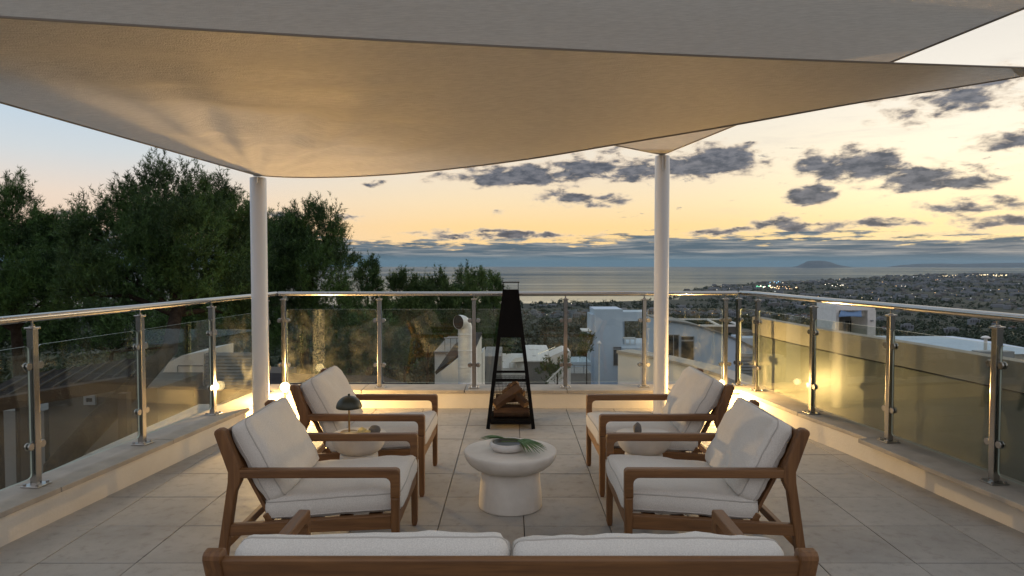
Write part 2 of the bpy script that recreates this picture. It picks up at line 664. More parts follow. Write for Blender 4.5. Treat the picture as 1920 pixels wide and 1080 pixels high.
def at(px, py, d):
    """Point on the sight line of a photo pixel (1920 x 1080) at depth y = d."""
    u, v = (px - 960) / FPX, (540 - py) / FPX
    dy = math.cos(PITCH) + v * math.sin(PITCH)
    dz = -math.sin(PITCH) + v * math.cos(PITCH)
    return Vector((u * d / dy, d, CAM_H + dz * d / dy))


def arc(cx, cz, r, a0, a1, n=4):
    return [(cx + r * math.cos(R(a0 + (a1 - a0) * i / n)), cz + r * math.sin(R(a0 + (a1 - a0) * i / n))) for i in range(n + 1)]


# ------------------------------------------------------------------ terrain and sea
SEA_Z = -150.0


def coast(tanaz):
    xs = [-2.5, -.6, 0, .17, .22, .255, .30, .42, .50, .60, .75, 1.0, 2.5]
    ys = [2300, 2200, 2450, 2600, 2900, 3700, 4700, 5800, 7200, 8800, 10500, 12000, 13500]
    return float(np.interp(tanaz, xs, ys))


def ground_z(x, y):
    r = math.hypot(x, y)
    z = -4.2 - 143.0 * (1 - math.exp(-max(r - 8, 0) / 760.0))
    n = mnoise.fractal(Vector((x * .0022, y * .0022, .3)), 1.0, 2.0, 4)
    n2 = mnoise.noise(Vector((x * .012, y * .012, 7.3)))
    z += n * min(r * .010, 9) + n2 * min(r * .012, 2.0)
    if y > 0:
        dc = coast(x / max(y, .001))
        dc *= 1 + .05 * mnoise.noise(Vector((x * .0012, y * .0012, 2.0)))
        k = (y - dc) / 260.0
        if k > 0:
            z -= 14 * min(k, 1)
        if y < dc:
            z = max(z, SEA_Z + 1.5)
    return z


def build_terrain():
    na, nr = 260, 150
    rs = np.concatenate([[0.0], np.geomspace(6.0, 15000, nr)])
    vs = []
    for r in rs:
        for k in range(na):
            a = 2 * math.pi * k / na
            x, y = r * math.sin(a), r * math.cos(a)
            vs.append((x, y, ground_z(x, y)))
    fs = []
    for i in range(len(rs) - 1):
        for k in range(na):
            k2 = (k + 1) % na
            fs.append((i * na + k, (i + 1) * na + k, (i + 1) * na + k2, i * na + k2))
    m = bpy.data.materials.new('scrub_ground')
    m.use_nodes = True
    g = NT(m.node_tree)
    b = g.n['Principled BSDF']
    geo = g.n.new('ShaderNodeNewGeometry')
    v = geo.outputs['Position']
    a = g.noise(v, .02, 8, .65)
    c2 = g.noise(v, .35, 6, .6)
    c = g.ramp(a, [(.3, (.016, .025, .013)), (.5, (.020, .028, .016)), (.62, (.030, .032, .022)), (.75, (.017, .027, .014))])
    c = g.mix(g.m('MULTIPLY', g.sm(c2, .45, .7), .6), c, (.02, .028, .012))
    g.put(b.inputs['Base Color'], c)
    b.inputs['Roughness'].default_value = .95
    o = np_mesh('terrain', vs, np.array(fs)[:, ::-1], m, smooth=True)
    tag(o, kind='structure')


def build_sea():
    n = 128
    rad = 32000.0
    vs = [(0, 0, SEA_Z)] + [(rad * math.cos(2 * math.pi * k / n), rad * math.sin(2 * math.pi * k / n), SEA_Z) for k in range(n)]
    fs = [(0, 1 + k, 1 + (k + 1) % n) for k in range(n)]
    m = bpy.data.materials.new('sea_water')
    m.use_nodes = True
    g = NT(m.node_tree)
    g.n.remove(g.n['Principled BSDF'])
    out = [n for n in g.n if n.type == 'OUTPUT_MATERIAL'][0]
    geo = g.n.new('ShaderNodeNewGeometry')
    v = geo.outputs['Position']
    n0 = g.noise(g.vm('MULTIPLY', v, (.00018, .0006, .0)), 1.0, 6, .6, .4)
    n1 = g.noise(g.vm('MULTIPLY', v, (.0004, .0035, .0)), 1.0, 5, .6, .3)
    df = g.n.new('ShaderNodeBsdfDiffuse')
    g.put(df.inputs[0], g.mix(g.sm(n0, .35, .7), (.030, .062, .085), (.045, .075, .095)))
    gl = g.n.new('ShaderNodeBsdfGlossy')
    gl.inputs[0].default_value = (.80, .90, 1.0, 1)
    g.put(gl.inputs['Roughness'], g.sm(n0, .3, .7, .08, .16))
    bn = g.n.new('ShaderNodeBump')
    bn.inputs['Strength'].default_value = .10
    bn.inputs['Distance'].default_value = 2.0
    g.l.new(g.noise(g.vm('MULTIPLY', v, (.012, .03, .0)), 1.0, 6, .6), bn.inputs['Height'])
    g.l.new(bn.outputs[0], gl.inputs['Normal'])
    mx = g.n.new('ShaderNodeMixShader')           # share of the rough water that mirrors the sky
    ln = g.n.new('ShaderNodeVectorMath')
    ln.operation = 'LENGTH'
    g.l.new(v, ln.inputs[0])
    calm = g.sm(g.m('ADD', ln.outputs['Value'], g.m('MULTIPLY', n1, 1600.0)), 5200, 3300, 0.0, .38)   # sheltered water near the shore is smoother
    g.put(mx.inputs[0], g.m('ADD', calm, g.m('ADD', g.sm(n1, .35, .68, .28, .50), g.sm(n0, .3, .7, -.05, .05))))
    g.l.new(df.outputs[0], mx.inputs[1])
    g.l.new(gl.outputs[0], mx.inputs[2])
    g.l.new(mx.outputs[0], out.inputs[0])
    o = np_mesh('sea', vs, fs, m)
    tag(o, kind='structure')


def build_headland():
    """The rock of the far cape and the low hills beyond it."""
    m = mat('far_rock', (.10, .12, .13), .95, col2=(.07, .085, .09), nscale=.004)

    def ridge(name, d, prof, thick, label, cat):
        pts = [at(px, py, d) for px, py in prof]
        vs, fs = [], []
        n = len(pts)
        for p in pts:
            vs.append((p.x, p.y, p.z))
            vs.append((p.x * 1.0, p.y - thick, SEA_Z - 2))
            vs.append((p.x * 1.0, p.y + thick, SEA_Z - 2))
        for i in range(n - 1):
            a, b = 3 * i, 3 * (i + 1)
            fs += [(a, b, b + 1, a + 1), (a, a + 2, b + 2, b)]
        o = np_mesh(name, vs, np.array(fs), m)
        tag(o, label, cat, kind='structure')
    ridge('hills', 27000, [(1494, 501), (1500, 498), (1508, 493), (1513, 490), (1522, 489), (1535, 488.6), (1548, 489.5), (1556, 491), (1563, 494.5), (1572, 497), (1580, 501)], 900, None, None)
    ridge('hills', 29000, [(1660, 501), (1690, 497), (1720, 495), (1760, 494), (1800, 495), (1850, 493.5), (1900, 493), (1960, 492), (2050, 494), (2150, 501)], 900, None, None)


build_terrain()
build_sea()
build_headland()

# ------------------------------------------------------------------ terrace floor
LEFT_IN = [(-2.84, -2.0), (-2.80, 1.5), (-2.76, 2.5), (-2.69, 3.6), (-2.57, 4.6), (-2.44, 5.75), (-2.385, 6.3), (-2.30, 7.062)]
RIGHT_IN = [(2.93, -2.0), (2.91, 1.5), (2.89, 2.5), (2.835, 3.76), (2.757, 4.34), (2.70, 4.9), (2.63, 5.36), (2.53, 5.85), (2.375, 6.9), (2.345, 7.062)]
BACK_Y = 7.07
KERB_H = .19


def build_floor():
    mb = MB()
    outline = [(-3.12, -2.0), (3.24, -2.0), (3.2, 2.0), (3.12, 3.8), (3.0, 5.0), (2.8, 6.2), (2.72, 7.43), (-2.62, 7.43), (-2.72, 6.2), (-2.88, 4.6), (-3.05, 2.5)]
    mb.prism(outline, -6.0, -.034, 'z')
    base = mb.build('floor', M_JOINT)
    tag(base, kind='structure')
    T = .4884
    x0 = .0687
    y0 = 6.3257
    gap = .005
    me_cache = {}
    for iy in range(-11, 2):
        for ix in range(-6, 7):
            xa, xb = x0 + (ix - 1) * T, x0 + ix * T
            ya, yb = y0 + iy * T, y0 + (iy + 1) * T
            if yb > BACK_Y + .3:
                yb = BACK_Y + .06
            if xb < -2.95 or xa > 3.0:
                continue
            key = round(yb - ya, 3)
            if key not in me_cache:
                t = MB()
                hx, hy = (xb - xa - gap) / 2, (yb - ya - gap) / 2
                t.box((-hx, -hy, -.03), (hx, hy, 0), bev=.003)
                o = t.build('tile', M_TILE, base)
                me_cache[key] = o.data
            else:
                o = bpy.data.objects.new('tile', me_cache[key])
                COL.objects.link(o)
                o.parent = base
            o.location = ((xa + xb) / 2, (ya + yb) / 2, rng.uniform(-.0012, .0012))
            o.rotation_euler = (rng.uniform(-.001, .001), rng.uniform(-.001, .001), 0)
    # the terrace goes on behind the camera
    t = MB()
    for iy in range(-17, -11):
        for ix in range(-6, 7):
            xa, ya = x0 + (ix - 1) * T, y0 + iy * T
            t.box((xa + gap / 2, ya + gap / 2, -.03), (xa + T - gap / 2, ya + T - gap / 2, 0))
    o = t.build('tile_field', M_TILE, base)
    o['kind'] = 'stuff'


build_floor()


# ------------------------------------------------------------------ parapets
def offset_line(pts, dist):
    """dist > 0 : to the left of the direction of travel."""
    out = []
    P = [Vector(p) for p in pts]
    for i, p in enumerate(P):
        d = (P[min(i + 1, len(P) - 1)] - P[max(i - 1, 0)]).normalized()
        out.append(p + Vector((-d.y, d.x)) * dist)
    return out


def resample(pts, step):
    P = [Vector(p) for p in pts]
    cum = [0]
    for a, b in zip(P, P[1:]):
        cum.append(cum[-1] + (b - a).length)
    n = max(1, round(cum[-1] / step))
    res = []
    for k in range(n + 1):
        s = cum[-1] * k / n
        i = 0
        while i < len(P) - 2 and cum[i + 1] < s:
            i += 1
        t = (s - cum[i]) / (cum[i + 1] - cum[i])
        res.append(P[i].lerp(P[i + 1], t))
    return res


def ribbon(mb, inner, outer, z0, z1):
    n = len(inner)
    vs = []
    for a, b in zip(inner, outer):
        vs += [(a.x, a.y, z0), (b.x, b.y, z0), (b.x, b.y, z1), (a.x, a.y, z1)]
    fs = []
    for i in range(n - 1):
        k = 4 * i
        for q in range(4):
            q2 = (q + 1) % 4
            fs.append((k + q, k + q2, k + 4 + q2, k + 4 + q))
    fs += [(3, 2, 1, 0), (4 * n - 4, 4 * n - 3, 4 * n - 2, 4 * n - 1)]
    mb.add(vs, fs)


def parapet(line, side, width, label, stones, origin, wide=None):
    root = thing('terrace_parapet', origin, label, 'parapet')
    fine = resample(line, .18)
    a = offset_line(fine, side * .014)
    b = offset_line(fine, side * (width - .014))
    mb = MB()
    ribbon(mb, a, b, -.032, KERB_H - .034)
    mb.build('wall', M_KERB, root)
    # coping stones, one object each
    cum = [0]
    for p, q in zip(fine, fine[1:]):
        cum.append(cum[-1] + (q - p).length)
    L = cum[-1]
    for s0, s1, ov in stones:
        i0 = min(range(len(cum)), key=lambda i: abs(cum[i] - s0 * L))
        i1 = min(range(len(cum)), key=lambda i: abs(cum[i] - s1 * L))
        seg = [p.copy() for p in fine[i0:i1 + 1]]
        d0 = (seg[1] - seg[0]).normalized()
        d1 = (seg[-1] - seg[-2]).normalized()
        seg[0] += d0 * .003
        seg[-1] -= d1 * .003
        ia = offset_line(seg, side * -ov)
        ib = offset_line(seg, side * width)
        t = MB()
        ribbon(t, ia, ib, KERB_H - .032, KERB_H + rng.uniform(-.0015, .0015))
        o = t.build('coping_stone', M_COPE, root)
        bv = o.modifiers.new('edge', 'BEVEL')
        bv.width = .004
        bv.segments = 2
        bv.limit_method = 'ANGLE'
        bv.angle_limit = R(40)
    return root


def even(n, ov):
    return [(i / n, (i + 1) / n, ov) for i in range(n)]


parapet(LEFT_IN, 1, .32, 'low cream parapet with stone coping under the glass railing beside the pine trees', even(9, 0.0), (-2.7, 3.6, 0))
parapet([(-2.62, BACK_Y), (2.70, BACK_Y)], 1, .36, 'low cream parapet running straight behind the black fire pit', even(5, .006), (0, BACK_Y, 0))
rs = [(0, .22, .075), (.22, .44, .075), (.44, .775, .075), (.775, .89, -.004), (.89, 1.0, -.004)]
parapet(RIGHT_IN, -1, .36, 'low curved parapet with stepped stone coping beside the beige partition wall', rs, (2.8, 3.8, 0))


# ------------------------------------------------------------------ glass railings
def make_post(parent, xy, ang, z0):
    """Square steel post: body, cap plate, rail stem, four clamps, foot plate with bolts."""
    x, y = xy
    c, s = math.cos(ang), math.sin(ang)
    M = Matrix(((c, -s, 0, x), (s, c, 0, y), (0, 0, 1, 0), (0, 0, 0, 1)))
    post = MB().box((-.021, -.021, z0 + .006), (.021, .021, 1.115), bev=.003, M=M).build('post', M_STEEL, parent)
    MB().box((-.030, -.030, 1.115), (.030, .030, 1.128), bev=.004, M=M).build('cap', M_STEEL, post)
    st = MB()
    st.tube([M @ Vector((0, 0, 1.1285)), M @ Vector((0, 0, 1.160))], .007, 10)
    st.lathe([(.0, 1.1283), (.017, 1.1283), (.017, 1.134), (.0, 1.134)], (x, y, 0), 14)
    st.build('rail_stem', M_STEEL, post)
    fp = MB().box((-.055, -.055, z0), (.055, .055, z0 + .007), bev=.002, M=M)
    fp.build('foot_plate', M_PLATE, post)
    for bx_, by_ in ((-.04, -.04), (.04, -.04), (.04, .04), (-.04, .04)):
        q = M @ Vector((bx_, by_, 0))
        MB().lathe([(0, z0 + .019), (.009, z0 + .019), (.010, z0 + .0075), (0, z0 + .0075)], (q.x, q.y, 0), 6, smooth=False).build('bolt', M_BOLT, post)
    for z in (.43, .90):
        for sgn in (-1, 1):
            cl = MB()
            p0 = M @ Vector((sgn * .021, 0, z))
            # a stub and the round clamp that holds the pane
            cl.bar(p0, M @ Vector((sgn * .034, 0, z)), .02, .026, bev=.002)
            n = 18
            for yy0, yy1 in ((-.0165, -.0055), (.0055, .0165)):
                vs, fs = [], []
                for yy, rr in ((yy0, .021), ((yy0 + yy1) / 2, .024), (yy1, .021)):
                    for k in range(n):
                        an = 2 * math.pi * k / n
                        vs.append(M @ Vector((sgn * .043 + rr * math.cos(an), yy, z + rr * math.sin(an))))
                for i in range(2):
                    for k in range(n):
                        k2 = (k + 1) % n
                        fs.append((i * n + k, i * n + k2, (i + 1) * n + k2, (i + 1) * n + k))
                cl.add(vs, fs, 0, True)
                cl.add(vs[:n], [tuple(range(n))[::-1]])
                cl.add(vs[2 * n:], [tuple(range(n))])
            cl.build('clamp', M_STEEL, post)
    return post


def pane(parent, p, q, z0=.245, z1=1.02, gap=.034):
    p, q = Vector((p[0], p[1], 0)), Vector((q[0], q[1], 0))
    d = (q - p)
    L = d.length
    d.normalize()
    s = Vector((-d.y, d.x, 0))
    hw = L / 2 - gap
    r = .025
    cz, hz = (z0 + z1) / 2, (z1 - z0) / 2
    pts = arc(hw - r, hz - r, r, 0, 90, 3) + arc(-hw + r, hz - r, r, 90, 180, 3) + arc(-hw + r, -hz + r, r, 180, 270, 3) + arc(hw - r, -hz + r, r, 270, 360, 3)
    c = (p + q) / 2
    t = .005
    a = [c + d * u + s * t + Vector((0, 0, cz + v)) for u, v in pts]
    b = [c + d * u - s * t + Vector((0, 0, cz + v)) for u, v in pts]
    n = len(pts)
    mb = MB()
    mb.add(a, [tuple(range(n))[::-1]], 0)
    mb.add(b, [tuple(range(n))], 0)
    mb.add(a + b, [(i, (i + 1) % n, n + (i + 1) % n, n + i) for i in range(n)], 1)
    return mb.build('glass_pane', [M_GLASS, M_GEDGE], parent)


def railing(posts, rail, label, extra=(), z0=KERB_H + .001):
    o = posts[len(posts) // 2]
    root = thing('glass_railing', (o[0], o[1], z0), label, 'railing')
    for i, p in enumerate(posts):
        a, b = posts[max(i - 1, 0)], posts[min(i + 1, len(posts) - 1)]
        make_post(root, p, math.atan2(b[1] - a[1], b[0] - a[0]), z0)
    for p, q in zip(posts, posts[1:]):
        pane(root, p, q)
    for p, q in extra:
        pane(root, p, q)
    MB().tube(rail, .0245, 20).build('handrail', M_STEEL, root)
    return root


def curve3(pts, z, n=6):
    P = [Vector((p[0], p[1], z)) for p in pts]
    out = []
    for i in range(len(P) - 1):
        p0, p1, p2, p3 = P[max(i - 1, 0)], P[i], P[i + 1], P[min(i + 2, len(P) - 1)]
        for k in range(n):
            t = k / n
            out.append(.5 * ((2 * p1) + (p2 - p0) * t + (2 * p0 - 5 * p1 + 4 * p2 - p3) * t * t + (3 * p1 - p0 - 3 * p2 + p3) * t ** 3))
    out.append(P[-1])
    return out


LP = [(-2.93, 1.1), (-2.915, 2.05), (-2.877, 3.05), (-2.811, 4.02), (-2.688, 4.96), (-2.594, 5.93), (-2.49, 6.95)]
BP = [(-2.40, 7.215), (-1.40, 7.22), (-.401, 7.22), (.575, 7.22), (1.46, 7.22), (2.255, 7.22)]
BP = [(-2.40, 7.215), (-1.395, 7.22), (-.400, 7.225), (.565, 7.25), (1.40, 7.27), (2.27, 7.30)]
RP = [(2.43, 7.36), (2.517, 7.033), (2.622, 5.975), (2.771, 5.019), (2.880, 4.070), (2.95, 3.1), (2.985, 2.1), (3.0, 1.1)]
railing(LP, curve3([(x - .02, y) for x, y in LP] + [(-2.475, 7.215)], 1.180), 'steel and glass railing on the parapet beside the dark pine trees')
railing(BP, [Vector((-2.45, 7.215, 1.181)), Vector((-.4, 7.225, 1.181)), Vector((2.40, 7.33, 1.183))], 'straight steel and glass railing behind the fire pit facing the sea')
railing(RP, curve3([(2.44, 7.35)] + [(x + .03, y) for x, y in RP[1:]], 1.186), 'curving steel and glass railing in front of the beige partition wall')

# rail joint sleeve at the corners belongs to the straight rail
# ------------------------------------------------------------------ beige partition wall beyond the glass
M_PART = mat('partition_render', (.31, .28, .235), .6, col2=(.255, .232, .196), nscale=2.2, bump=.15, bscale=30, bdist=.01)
M_PARTLOW = mat('partition_lower', (.150, .152, .122), .42, col2=(.115, .118, .092), nscale=1.6, bump=.08, bscale=20, bdist=.01)  # grey-green tint stands in for the terrace mirrored in the glass
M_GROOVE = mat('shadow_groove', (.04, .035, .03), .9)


def partition():
    line = [(2.665, 7.62), (2.69, 7.05), (2.795, 5.98), (2.945, 5.02), (3.055, 4.07), (3.125, 3.1), (3.16, 2.1), (3.18, .6)]
    fine = resample(line, .25)
    root = thing('partition_wall', (2.95, 5.0, 0), 'beige rendered partition wall standing behind the curving glass railing', 'wall')
    mb = MB()
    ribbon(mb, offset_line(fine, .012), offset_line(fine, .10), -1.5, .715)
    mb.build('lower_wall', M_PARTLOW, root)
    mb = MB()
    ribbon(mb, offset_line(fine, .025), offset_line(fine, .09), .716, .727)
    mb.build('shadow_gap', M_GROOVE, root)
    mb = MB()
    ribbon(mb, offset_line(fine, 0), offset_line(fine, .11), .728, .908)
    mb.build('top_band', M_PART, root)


partition()

# ------------------------------------------------------------------ shade posts and sails
CL = (-2.295, 6.25)
CR = (1.49, 6.86)


def column(xy, top, label, rad=.072):
    root = thing('shade_post', (xy[0], xy[1], 0), label, 'post', 'posts that carry the shade sails')
    c = (xy[0], xy[1], 0)
    MB().lathe([(rad, 0.001), (rad, top), (rad - .004, top + .004), (0, top + .004)], c, 40).build('tube', M_COLUMN, root)
    MB().lathe([(rad + .001, .001), (rad + .012, .001), (rad + .012, .012), (rad + .001, .014)], c, 40).build('collar', M_COLUMN, root)
    return root


pl = column(CL, 2.27, 'white round post carrying the low sail corner beside the pine trees')
pr = column(CR, 2.56, 'white round post carrying the sail corner in front of the sea view')
mb = MB()
mb.tube([(CR[0] - .012, CR[1] - .078, 2.555), (CR[0] - .012, CR[1] - .079, 2.40)], .005, 8)
mb.tube([(CR[0] + .014, CR[1] - .078, 2.555), (CR[0] + .014, CR[1] - .079, 2.43)], .004, 8)
mb.build('tension_hook', M_PLATE, pr)
MB().tube([(CL[0] + .02, CL[1] - .078, 2.27), (CL[0] + .02, CL[1] - .079, 2.22)], .005, 8).build('tension_hook', M_PLATE, pl)


def poly_eval(pts, t):
    n = len(pts) - 1
    f = min(max(t, 0), 1) * n
    i = min(int(f), n - 1)
    p0, p1, p2, p3 = pts[max(i - 1, 0)], pts[i], pts[i + 1], pts[min(i + 2, n)]
    t = f - i
    return .5 * ((2 * p1) + (p2 - p0) * t + (2 * p0 - 5 * p1 + 4 * p2 - p3) * t * t + (3 * p1 - p0 - 3 * p2 + p3) * t ** 3)


def sail(name, e0, e1, nu, nv, sag, wrinkle, label, loc):
    """A taut sheet between two edge curves that meet in one corner."""
    root = thing('shade_sail', loc, label, 'shade sail')
    vs = []
    for i in range(nu + 1):
        u = i / nu
        a, b = poly_eval(e0, u), poly_eval(e1, u)
        for j in range(nv + 1):
            v = j / nv
            p = a.lerp(b, v)
            k = math.sin(math.pi * v) * (1 - u) ** .8 * min(u * 3, 1)
            p = p + Vector((0, 0, -sag * k))
            vs.append(p + Vector((0, 0, wrinkle(u, v, p))))
    fs = []
    for i in range(nu):
        for j in range(nv):
            k = i * (nv + 1) + j
            fs.append((k, k + 1, k + nv + 2, k + nv + 1))
    off = Vector(loc)
    o = np_mesh('cloth', [(v - off)[:] for v in vs], fs, M_SAIL, root, smooth=True)
    # hems: a narrow folded band along each edge
    for nm, edge in (('back_hem', [vs[i * (nv + 1)] for i in range(nu + 1)]), ('front_hem', [vs[i * (nv + 1) + nv] for i in range(nu + 1)]), ('side_hem', [vs[j] for j in range(nv + 1)])):
        MB().tube([p + Vector((0, 0, -.004)) for p in edge], .006, 6).build('hem', M_HEM, root)
    # doubled cloth where the corners are pulled, with a steel ring at the tip
    def patch(i0, i1, j0, j1):
        pv, pf = [], []
        for i in range(i0, i1 + 1):
            for j in range(j0, j1 + 1):
                pv.append(vs[i * (nv + 1) + j] + Vector((0, 0, -.005)))
        w_ = j1 - j0 + 1
        for i in range(i1 - i0):
            for j in range(j1 - j0):
                k = i * w_ + j
                pf.append((k, k + 1, k + w_ + 1, k + w_))
        MB().add(pv, pf, 0, True).build('corner_patch', M_SAIL, root)
    patch(int(nu * .945), nu, 0, nv)
    if sag > .05:
        patch(0, int(nu * .035), 0, int(nv * .07))
    tips = [vs[nu * (nv + 1)], vs[0], vs[nv]]
    for t_ in tips:
        ring_ = [t_ + Vector((.03 * math.cos(2 * math.pi * k / 14), .03 * math.sin(2 * math.pi * k / 14), -.008)) for k in range(15)]
        MB().tube(ring_, .005, 6, caps=False).build('corner_ring', M_PLATE, root)
    return root


M_PATCH = mat('doubled_cloth', (.50, .46, .41), .9, col2=(.44, .405, .36), nscale=60)
SR = Vector((3.267, 4.135, 2.66))
SN = Vector((-3.305, 2.558, 2.50))
SL = Vector((-2.300, 6.25, 2.295))
dL, dR_ = 6.25, 4.135


def bd(px):
    t = (px - 480) / (1990 - 480)
    return 1 / ((1 - t) / dL + t / dR_)


back_px = [(482, 328), (545, 331.5), (640, 331), (750, 325), (870, 313), (1000, 296), (1150, 271), (1350, 238), (1600, 193), (1850, 153), (1990, 128)]
back_edge = [at(px, py, bd(px)) for px, py in back_px]
n1 = [SN.lerp(SR, k / 10) + Vector((0, 0, -.035 * math.sin(math.pi * k / 10))) for k in range(11)]


def wr_b(u, v, p):
    d = p - SL
    r = math.hypot(d.x, d.y)
    an = math.atan2(d.y, d.x)
    f = math.exp(-((r - 1.5) / 1.3) ** 2)
    q = .5 * math.sin(an * 26 + 1.2 * math.sin(r * 2.2)) + .5 * math.sin(an * 43 + 2 + r) * .6
    edge = math.sin(math.pi * min(max(v, 0), 1)) ** .5 * min(u * 8, 1)
    n = mnoise.noise(Vector((p.x * 1.1, p.y * 1.1, 2.0))) * .5 + mnoise.noise(Vector((p.x * 3.1, p.y * 3.1, 5.0))) * .18
    fold = 0.0
    for k, (v0, u0, wu, am) in enumerate(((.10, .10, .16, .022), (.19, .16, .17, .028), (.30, .18, .15, .030), (.40, .15, .13, .026), (.52, .20, .15, .030),
                                        (.61, .17, .12, .026), (.72, .22, .13, .028), (.84, .20, .12, .024))):
        vv = v0 + .05 * math.sin(u * 9 + k * 1.7) * u + .012 * mnoise.noise(Vector((u * 9, k * 3.3, 0)))
        wd = .038 + .012 * ((k * 7) % 3)
        fold += am * math.exp(-((v - vv) / wd) ** 2) * math.exp(-((u - u0 - .06) / wu) ** 2)
    return (q * .030 * f + n * .030 + fold * 2.5) * edge


sail('sail', back_edge, n1, 150, 110, .10, wr_b, 'lower beige shade sail stretched from the post by the pines across the terrace', (CL[0], CL[1], 2.28))
AC = Vector((1.49, 6.86, 2.58))
AP = Vector((2.961, 2.902, 2.90))
AQ = Vector((-4.033, 2.25, 2.75))


def wr_a(u, v, p):
    n = mnoise.noise(Vector((p.x * .8 + 4, p.y * .8, 1.0)))
    return n * .012 * math.sin(math.pi * v) ** .5 * (1 - u)


a0 = [AQ.lerp(AC, k / 8) for k in range(9)]
a1 = [AP.lerp(AC, k / 8) for k in range(9)]
sail('sail', a0, a1, 80, 80, .02, wr_a, 'upper beige shade sail held at the post in front of the sea view', (CR[0], CR[1], 2.57))


for (x_, y_), z0_, zt_, lab_ in (((3.36, 4.12), -3.0, 2.70, 'white post outside the partition wall that pulls the lower sail tight'), ((-3.40, 2.53), -3.0, 2.56, 'white post beyond the glass railing that pulls the lower sail tight'),
                               ((3.02, 2.84), .20, 2.95, 'white post on the curved parapet that carries the upper sail'), ((-4.12, 2.22), -4.0, 2.80, 'white post on the pine side that carries the upper sail')):
    r_ = thing('shade_post', (x_, y_, z0_), lab_, 'post', 'posts that carry the shade sails')
    MB().lathe([(.055, z0_), (.055, zt_), (0, zt_ + .004)], (x_, y_, 0), 24).build('tube', M_COLUMN, r_)


# ------------------------------------------------------------------ lounge chairs and sofa
def cushion_mesh(a, b, tb, tc, seed, puff=1.0, nu=26, nv=26):
    """Box cushion lying flat: half sizes a, b; half thickness tb at the border and tc in the middle."""
    r = .035
    mb = MB()

    def plan(u, v):
        x, y = u * a, v * b
        cx, cy = abs(x) - (a - r), abs(y) - (b - r)
        if cx > 0 and cy > 0:
            m = max(cx, cy)
            l = math.hypot(cx, cy)
            x = math.copysign(a - r + cx * m / l, x)
            y = math.copysign(b - r + cy * m / l, y)
        return x, y

    def hh(u, v):
        e = (1 - abs(u) ** 2.6) * (1 - abs(v) ** 2.6)
        h = tb + (tc - tb) * max(e, 0) ** .6
        m = max(abs(u), abs(v))
        if m > .95:
            t = (m - .95) / .05
            h -= .010 * (1 - math.sqrt(max(0, 1 - t * t)))
        return h
    us = [math.sin(math.pi / 2 * (2 * i / nu - 1)) * .55 + (2 * i / nu - 1) * .45 for i in range(nu + 1)]
    vs_ = [math.sin(math.pi / 2 * (2 * j / nv - 1)) * .55 + (2 * j / nv - 1) * .45 for j in range(nv + 1)]
    top, bot = [], []
    for u in us:
        for v in vs_:
            x, y = plan(u, v)
            w = mnoise.fractal(Vector((x * 5 + seed, y * 5, seed * .7)), 1.0, 2.0, 4) * .010 * puff
            m = max(abs(u), abs(v))
            w += .006 * puff * math.sin((x + y * .6 + seed) * 38) * max(0, m - .6) * 2 * (mnoise.noise(Vector((x * 7, y * 7, seed))) + .3)
            h = hh(u, v)
            s = 1 + .03 * mnoise.noise(Vector((x * 3, y * 3, seed + 3)))
            ed = (1 if m < .99 else .4)
            top.append((x * s, y * s, h + w * ed))
            bot.append((x * s, y * s, -h + w * ed))
    fs = []
    W = nv + 1
    for i in range(nu):
        for j in range(nv):
            k = i * W + j
            fs.append((k, k + W, k + W + 1, k + 1))
    mb.add(top, fs, 0, True)
    mb.add(bot, [f[::-1] for f in fs], 0, True)
    ring = [i * W for i in range(nu)] + [nu * W + j for j in range(nv)] + [i * W + nv for i in range(nu, 0, -1)] + [j for j in range(nv, 0, -1)]
    n = len(ring)
    rows = []
    for q in range(5):
        f = q / 4
        row = []
        for k in ring:
            t, b_ = Vector(top[k]), Vector(bot[k])
            p = t.lerp(b_, f)
            bul = 1 + .02 * math.sin(math.pi * f)
            row.append((p.x * bul, p.y * bul, p.z))
        rows.append(row)
    vv = [p for row in rows for p in row]
    ff = []
    for q in range(4):
        for k in range(n):
            k2 = (k + 1) % n
            ff.append((q * n + k, (q + 1) * n + k, (q + 1) * n + k2, q * n + k2))
    mb.add(vv, ff, 0, True)
    loops = ([Vector(top[k]) for k in ring], [Vector(bot[k]) for k in ring])
    return mb, loops


def place(mb, M):
    mb.v = [tuple(M @ Vector(p)) for p in mb.v]
    return mb


def add_cushion(root, name, M, a, b, tb, tc, seed, puff=1.0):
    mb, loops = cushion_mesh(a, b, tb, tc, seed, puff)
    place(mb, M)
    o = mb.build(name, M_FAB, root)
    for lp in loops:
        pm = MB()
        pts = [M @ p for p in lp]
        pm.tube(pts + [pts[0]], .0032, 6, caps=False)
        pm.build('piping', M_PIPE, o)
    return o


